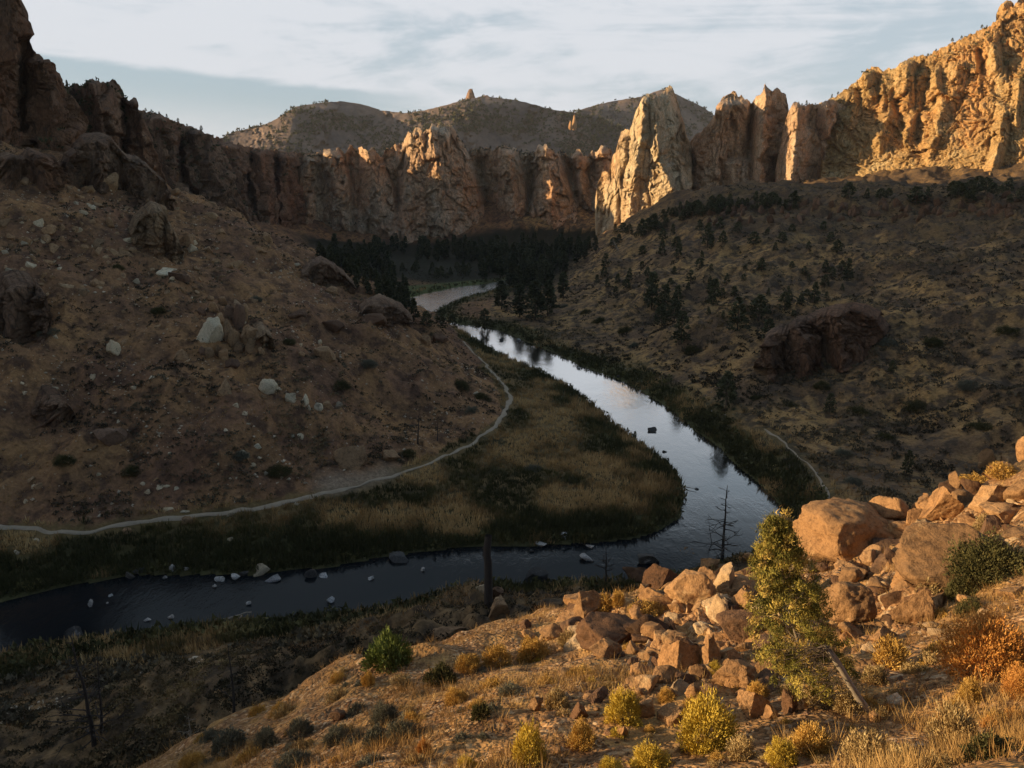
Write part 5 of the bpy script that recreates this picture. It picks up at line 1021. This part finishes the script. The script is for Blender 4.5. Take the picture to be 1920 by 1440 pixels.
BU = [(990,1392,64,92,'fine',M_rab,'tall yellow rabbitbrush at the frame bottom, west of the orange one'),(1092,1372,56,60,'fine',M_gold,'compact orange-yellow bush on the gravel'),(795,1398,32,40,'fine',M_oran,'small orange bush on the gravel edge'),(1168,1318,64,80,'fine',M_rab,'middle yellow rabbitbrush among the stones'),(1325,1352,112,112,'fine',M_rab,'biggest yellow rabbitbrush among the boulders'),(1222,1416,76,56,'fine',M_rab,'yellow rabbitbrush at the frame bottom below the biggest one'),
 (1000,1214,66,52,'fine',M_gold,'olive-gold bush at the west tip of the boulders'),(1064,1196,36,34,'twig',M_strw,'straw-coloured tuft beside the rounded brown boulder'),(1132,1128,48,44,'leafy',M_gold,'golden leafy shrub on top of the ridge-edge boulder'),(1212,1140,70,34,'fine',M_gold,'low golden brush along the ridge edge'),(1160,1120,26,36,'leafy',M_gold,'little golden shrub beside the ridge-edge boulder'),(1290,1042,40,26,'leafy',M_oran,'dark russet shrub on the ridge against the water'),
 (1466,1408,58,60,'fine',M_rab,'yellow bush at the frame bottom under the dead branches'),(1522,1380,84,70,'fine',M_gold,'dull gold bush below the juniper branches'),(1620,1396,92,76,'twig',M_strw,'pale straw bush at the frame bottom'),(1668,1222,70,56,'twig',M_gold,'twiggy golden bush below the broken slab'),(1784,1352,80,90,'twig',M_strw,'broad straw-coloured bush east of the dead trunk'),(1818,1290,50,60,'fine',M_gold,'dull yellow bush under the rust-coloured shrub'),(1640,1260,50,40,'twig',M_strw,'straw tuft beside the dead juniper trunk'),
 (1850,1200,160,150,'big',M_oran,'large rust-orange shrub at the east edge'),(1912,1270,70,80,'big',M_oran,'smaller rust-orange shrub cut by the frame edge'),(1846,1040,150,110,'big',M_dgrn,'dark green shrub growing over the long sloping boulder'),(1800,1100,60,50,'leafy',M_dgrn,'olive shrub at the foot of the long sloping boulder'),(1740,1092,44,40,'twig',M_strw,'dry straw tuft in front of the long sloping boulder'),
 (722,1332,60,60,'big',M_sagg,'largest grey-green sagebrush on the spur'),(752,1362,66,54,'big',M_sagg,'grey-green sagebrush joined to the largest one'),(706,1378,56,46,'leafy',M_sagg,'sagebrush below the largest one'),(632,1378,50,42,'fine',M_sagg,'round sagebrush below the dark angular rock'),(566,1362,50,42,'fine',M_sagg,'round sagebrush west of the dark angular rock'),(500,1380,46,44,'fine',M_sagg,'sagebrush on the west edge of the spur'),(548,1424,66,40,'fine',M_sagg,'pale sagebrush at the frame bottom'),(430,1384,66,48,'leafy',M_sagg,'green sagebrush on the western brow of the spur'),(362,1424,52,30,'fine',M_gold,'ochre bush low on the western brow'),
 (690,1270,28,34,'fine',M_gold,'gold tuft on the brow above the sagebrush'),(752,1276,46,26,'twig',M_strw,'pale tuft on the brow beside the gold one'),(856,1304,46,36,'fine',M_gold,'dull gold bush on the brow in mid spur'),(770,1344,30,30,'fine',M_gold,'small gold tuft touching the largest sagebrush'),(830,1262,60,50,'leafy',M_dgrn,'dark shrub on the shaded brow'),(900,1330,40,40,'leafy',M_dgrn,'dark bush at the edge of the lit gravel'),(880,1240,50,36,'fine',M_gold,'golden brush on the brow west of the boulders'),(930,1226,56,40,'fine',M_gold,'golden brush beside the olive-gold bush'),
 (732,1214,84,84,'leafy',M_lgrn,'bright green leafy bush on the slope just below the brow'),(1046,1308,50,46,'twig',M_strw,'spiky pale grass tuft on the gravel'),(1390,1400,60,50,'twig',M_strw,'dry tuft at the frame bottom east of the yellow bushes'),(1700,1420,80,50,'twig',M_strw,'dry brush at the frame bottom below the dead trunk'),(1860,1400,110,60,'leafy',M_dgrn,'dark brush in the shaded bottom corner'),(1590,1310,60,50,'twig',M_strw,'straw tuft west of the dead trunk root'),(1420,1290,40,36,'fine',M_gold,'gold tuft above the hollowed boulder'),(1530,1300,60,44,'twig',M_strw,'pale twiggy tuft under the juniper'),(1250,1300,36,30,'fine',M_gold,'small gold tuft between stepped ledge and pyramid boulder'),
 (1880,880,60,30,'twig',M_gold,'dry bush behind the arching boulder'),(1830,900,60,20,'twig',M_gold,'dry grass bush on top of the arching boulder'),(1340,1250,30,24,'fine',M_rab,'tiny yellow tuft among the lit slabs'),(876,1432,46,40,'fine',M_rab,'yellow bush at the very bottom west of the pale shard'),(1145,1430,50,30,'fine',M_rab,'low yellow bush at the very bottom edge'),(1760,1430,60,40,'twig',M_strw,'dry straw at the bottom edge near the corner')]
for i, (px, py, w, h, kd, mt, lab) in enumerate(BU): tag(shrub(px, py, w, h, kd, mt, i), lab, 'shrub', 'shrubs on the spur')
# the rest of the brush on the spur
g = np.random.default_rng(88); it = []
for (xa, xb), (ya, yb), q, ms in (((1440, 1915), (1240, 1436), 60, (M_strw, M_gold, M_oran, M_strw)), ((380, 960), (1220, 1436), 70, (M_sagg, M_gold, M_sagg, M_strw)), ((960, 1440), (1090, 1436), 34, (M_gold, M_rab, M_strw, M_gold)), ((1500, 1915), (900, 1240), 22, (M_gold, M_strw, M_dgrn, M_gold))):
    for _ in range(q):
        px, py = g.uniform(xa, xb), g.uniform(ya, yb); Q, t = hit(px, py)
        if not (7 < t[0] < 40): continue
        s = g.uniform(22, 60); m = ms[int(g.integers(4))]; o = shrub(px, py, s, s * g.uniform(.5, .85), 'twig' if m is M_strw else ('fine', 'leafy')[int(g.integers(2))], m, int(g.integers(9)), t=float(t[0])); tag(o, None, 'shrub', 'low brush of the spur'); it.append((px, o, {M_strw.name: 'straw-pale', M_gold.name: 'dull gold', M_oran.name: 'rusty', M_sagg.name: 'grey-green', M_rab.name: 'yellow', M_dgrn.name: 'olive'}[m.name]))
for c in sorted({q[2] for q in it}): order_labels([(a, o) for a, o, k_ in it if k_ == c], lambda q: f'low {c} brush clump on the spur, {q} {c} clump from the west')
# lone shrubs on the slopes across the river
it = []
for i, (px, py, w, h) in enumerate([(1125,602,30,18),(1175,620,34,24),(1190,648,30,20),(1296,656,40,24),(1100,585,24,14),(1060,575,20,12),(860,720,44,26),(900,745,40,22),(885,770,34,20),(765,850,40,26),(780,938,40,40),(1000,880,40,24),(1610,772,50,26),(1540,720,36,20),(1820,720,50,24),(1750,640,40,22),(1890,620,50,24),(1660,640,40,22),(1840,800,60,30),(1720,760,50,26),(1580,850,40,24),(1480,760,40,22),(1420,745,30,16),(1600,905,44,30),(1660,820,40,24),(520,880,50,26),(450,850,40,20),(250,880,40,22),(120,860,40,24),(90,620,40,20),(300,580,36,18),(640,720,40,20),(690,680,36,18),(540,640,30,16),(220,500,30,16),(480,560,24,14)]):
    Q, t = hit(px, py, tmin=60); o = shrub(px, py, w, h, 'big', (M_dgrn, M_sagg)[i % 3 == 2], i, t=float(t[0])); tag(o, None, 'shrub', 'dark shrubs on the canyon slopes'); it.append((px, o))
order_labels(it, lambda q: f'dark rounded shrub on the canyon slopes, {q} such shrub from the west')
# ---------------------------------------------------------------- the juniper at the edge of the spur and its dead limb
def spur_juniper():
    Q, t = hit(1628, 1336); b = Q[0]; t = float(t[0]); Y = b[1] + .3; g = np.random.default_rng(77); e = empty('juniper_tree', b); m = t / F
    ax = np.array([(1530,1285),(1502,1225),(1484,1160),(1472,1110),(1464,1060),(1458,1020),(1454,985)], float); W = np.array([74, 88, 78, 66, 50, 34, 16]) * m
    A3 = at_y(ax[:, 0], ax[:, 1], Y + .5) - b; tr = [at_y(x, y, b[1] + .02 * i) - b for i, (x, y) in enumerate([(1632,1340),(1612,1312),(1598,1290),(1578,1256),(1562,1232),(1548,1214)])]
    trunk = np.concatenate([np.array(tr), A3[1:]]); obj('trunk', *tubes([(trunk, .075, .012)] + [(np.array(tr) + g.normal(0, .02, (6, 3)) + (.03 * s, 0, .02), .03, .012) for s in (-1, 1)], 7), M_grey, e, smooth=True)
    C, L = [], []
    for i in range(430):
        f = g.uniform(0, 1) ** 1.15 * 6; j = min(5, int(f)); q = f - j; p = A3[j] * (1 - q) + A3[j + 1] * q; r = W[j] * (1 - q) + W[j + 1] * q; a = g.uniform(0, 6.283); rr_ = r * g.uniform(.35, 1.1)
        c = p + np.array([math.cos(a) * rr_, math.sin(a) * rr_ * .8, g.normal(.05, .07)]); C.append(c)
        if i % 3 == 0: L.append((wander(p - (0, 0, .1), c, 4, .08, g), .010, .003))
    C = np.array(C); per = 110; own = np.repeat(np.arange(len(C)), per); n = len(own); P = C[own] + g.normal(0, .055, (n, 3)) * (1, 1, .8); D = g.normal(0, .6, (n, 3)) + (0, 0, .7); D /= np.linalg.norm(D, axis=1)[:, None]
    bb = np.cross(D, g.normal(0, 1, (n, 3))); bb /= np.linalg.norm(bb, axis=1)[:, None]; s = .034 * g.uniform(.6, 1.5, (n, 1)); V = np.stack([P - bb * s * .22, P + bb * s * .22, P + D * s * 1.7], 1).reshape(-1, 3)
    tint = np.clip(np.repeat((g.uniform(0, 1, len(C)) ** 1.6)[own] * .8 + g.uniform(0, .2, n), 3), 0, 1)
    M = leaf_mat('juniper_scale', [(0, (.07, .07, .016)), (.4, (.27, .23, .05)), (.75, (.52, .38, .09)), (1, (.62, .38, .13))]); obj('crown', V, np.arange(n * 3).reshape(-1, 3), M, e, dict(tint=tint)); obj('branches', *tubes(L, 4), M_grey, e)['kind'] = 'stuff'
    D_ = []
    for _ in range(22):
        s = trunk[int(g.integers(2, 6))] + g.normal(0, .03, 3); a = g.uniform(2.2, 4.4); l = g.uniform(.3, 1.25); q = s + np.array([math.cos(a) * l, g.normal(0, .2), math.sin(a) * l * .25 - .1]); w = wander(s, q, 7, .16, g); D_.append((w, .012, .003))
        for _ in range(3): z = w[int(g.integers(2, 6))]; D_.append((wander(z, z + g.normal(0, .16, 3), 4, .15, g), .006, .002))
    obj('dead_branches', *tubes(D_, 4), M_bark, e)['kind'] = 'stuff'
    tag(e, 'juniper with a yellow-green crown on a bare twisted trunk among the sunlit boulders', 'tree')
spur_juniper()
# ---------------------------------------------------------------- pinnacles on the far hill skyline and the red outcrop on the east slope
def pinnacle(px, top, bot, wpx, Y, lab, seed, mat=M_tan):
    h = bot - top; c = at_y(px, (top + bot) / 2 + 2, Y); m = c[1] / F; V, Fc = rock_shape(seed, 4, [((-.9, -.3, .3), .6), ((.9, -.2, .35), .6)], 5, .8, .97, .06); V[:, :2] *= (1.05 - .35 * V[:, 2:] ** 1)
    o = obj('rock_pinnacle', V, Fc, mat); o.location = c; o.scale = (wpx * m / 2, wpx * m / 2, h * m / 2 * 1.15); tag(o, lab, 'rock pinnacle')
pinnacle(883,168,196,19,3050,'upright thumb of rock on the far hill crest',901,M_cliff_dark); pinnacle(868,185,196,10,3050,'low knob beside the upright thumb of rock',902,M_cliff_dark); pinnacle(912,178,190,24,3000,'rounded rock dome east of the upright thumb',903,M_cliff_dark)
pinnacle(905,196,226,16,2780,'pale leaning rock slab below the far hill crest',904,M_pale); pinnacle(1077,216,240,8,2500,'small twin spire on the far hill flank, taller one',905,M_tan); pinnacle(1070,226,240,7,2490,'small twin spire on the far hill flank, shorter one',906,M_tan)
g = np.random.default_rng(31)
def outcrop():
    base = [(1424,700),(1436,718),(1470,714),(1520,704),(1580,690),(1625,672),(1662,640)]
    Y = [(a, float(hit(a, b, tmin=60)[0][0, 1]) + 1.5) for a, b in base]
    o, P = facade('rock_outcrop', [(1424,690),(1432,650),(1440,634),(1458,624),(1474,626),(1490,612),(1512,606),(1530,598),(1560,588),(1590,584),(1618,586),(1640,596),(1662,630)], base, Y, M_cliff_dark,
        [F_(4, [(1445,640),(1448,715)], 10, 14, .7), F_(5, [(1500,612),(1510,700)], 18, 20, .7), F_(5, [(1570,590),(1580,690)], 20, 20, .7), F_(-3, [(1470,640),(1476,710)], 7, 7), F_(-3, [(1542,620),(1548,700)], 8, 8)], dx=1.2, dy=1.2, rough=(2.0, 1.8, .5), jag=1.3, batter=.2, seed=33, nrm=(6, 10), back=(3, 8, 16), drop=(-.05, -.1, .1), under=8, edge=(6, 6), bn=.04)
    tag(o, 'dark red-brown crag jutting out of the east slope', 'rock outcrop')
outcrop()
def crag(top, ybase, lab, feats, seed, mat=M_cliff_dark, D=1.6, nrm=(7, 8), rough=(2.0, 1.7, .5), und=10):
    xs = [q[0] for q in top]; base = [(x, np.interp(x, [xs[0], (xs[0] + xs[-1]) / 2, xs[-1]], ybase)) for x in xs]
    Q = hit([q[0] for q in base], [q[1] for q in base], tmin=60)[0]; Yv = np.convolve(np.pad(Q[:, 1], 1, mode='edge'), [.25, .5, .25], 'valid')
    o, P = facade('rock_outcrop', top, base, [(x, y + D) for x, y in zip(xs, Yv)], mat, feats, dx=1.3, dy=1.3, rough=rough, jag=1.3, batter=.22, seed=seed, nrm=nrm, back=(4, 10, 20), drop=(-.1, -.15, .1), under=und, edge=(7, 7), bn=.04); tag(o, lab, 'rock outcrop', 'crags of the west hillside')
crag([(120,318),(134,292),(150,276),(166,264),(190,260),(212,266),(228,286),(246,300),(262,304),(284,322),(306,342),(322,366)], (350,356,404), 'brown crag under the cliff high on the west hillside', [F_(6, [(180,262),(190,350)], 26, 24, .6), F_(5, [(250,302),(262,380)], 20, 20, .6), F_(-4, [(226,290),(232,370)], 7, 7)], 51)
crag([(-30,318),(0,300),(20,292),(44,300),(62,286),(84,296),(108,300),(124,322)], (345,350,362), 'low brown crag at the west edge under the cliff', [F_(5, [(20,294),(20,345)], 18, 18, .6), F_(5, [(70,290),(78,345)], 16, 18, .6)], 52)
crag([(246,448),(258,420),(272,404),(290,392),(306,398),(318,420),(334,446),(344,476)], (466,482,500), 'brown crag rising from the upper rock pile', [F_(4, [(288,394),(292,470)], 16, 18, .6), F_(3, [(318,420),(326,480)], 10, 12, .6)], 53, M_tan_crag := cliff_mat('crag_tan', (.17, .10, .055), (.36, .225, .12), (.50, .35, .21), (.06, .04, .03), 2.2))
crag([(566,520),(584,500),(606,492),(628,504),(650,520),(668,540)], (528,538,556), 'dark ledge on the crest of the west hill', [F_(3, [(600,494),(604,535)], 16, 16, .6)], 55)
crag([(676,590),(692,574),(712,566),(736,574),(756,584),(776,604)], (604,612,622), 'dark crag at the river end of the west hill crest', [F_(3, [(712,568),(714,610)], 16, 16, .6), F_(2, [(748,582),(750,615)], 10, 12, .6)], 56)
crag([(0,560),(14,538),(36,530),(60,534),(80,548),(94,580),(100,612)], (628,640,634), 'massive dark crag at the west edge, mid-hillside', [F_(4, [(36,532),(34,635)], 22, 24, .6), F_(3, [(76,548),(82,630)], 12, 12, .6)], 57)
crag([(60,782),(72,758),(96,746),(122,752),(140,776),(146,798)], (806,812,804), 'dark crag low on the west hillside', [F_(2, [(100,748),(98,806)], 18, 18, .6)], 58)
crag([(470,650),(480,628),(496,622),(512,636),(520,660)], (668,676,670), 'small tan crag east of the mid-hill outcrop', [F_(2, [(494,624),(494,670)], 9, 9, .6)], 59, M_tan_crag)
it = []
for _ in range(90):
    px = g.uniform(1330, 1915); py = 398 - (px - 1400) * .045 + g.uniform(-8, 30); Q, t = hit(px, py, tmin=60)
    if t[0] > 640: continue
    o = boulder(px, py, g.uniform(9, 18), g.uniform(14, 30), M_basdark if g.random() < .6 else M_red, name='rim_rock', seed=int(g.integers(999)), t=float(t[0])); tag(o, None, 'rim rock', 'dark rimrock below the plateau'); it.append((px, o))
order_labels(it, lambda q: f'dark rimrock block below the plateau edge, {q} from the west')
# ---------------------------------------------------------------- thin even haze filling the canyon air
def build_haze():
    bpy.context.view_layer.update()
    hi = max((o.matrix_world @ __import__('mathutils').Vector(c)).z for o in S.objects if o.type == 'MESH' for c in o.bound_box) + 12
    V = np.array([(x, y, z) for z in (float(GZ.min()) - 1.0, hi) for y in (-5400.0, 5400.0) for x in (-5400.0, 5400.0)])
    o = obj('haze', V, np.array([[0, 2, 3, 1], [4, 5, 7, 6], [0, 1, 5, 4], [2, 6, 7, 3], [0, 4, 6, 2], [1, 3, 7, 5]])); tag(o, kind='stuff')
    m = bpy.data.materials.new('haze'); m.use_nodes = True; t = m.node_tree; t.nodes.remove(t.nodes['Principled BSDF'])
    v = t.nodes.new('ShaderNodeVolumePrincipled'); v.inputs['Density'].default_value = .00003; v.inputs['Color'].default_value = (.92, .90, .90, 1); v.inputs['Anisotropy'].default_value = .1
    t.links.new(v.outputs[0], t.nodes['Material Output'].inputs['Volume']); o.data.materials.append(m)
build_haze()
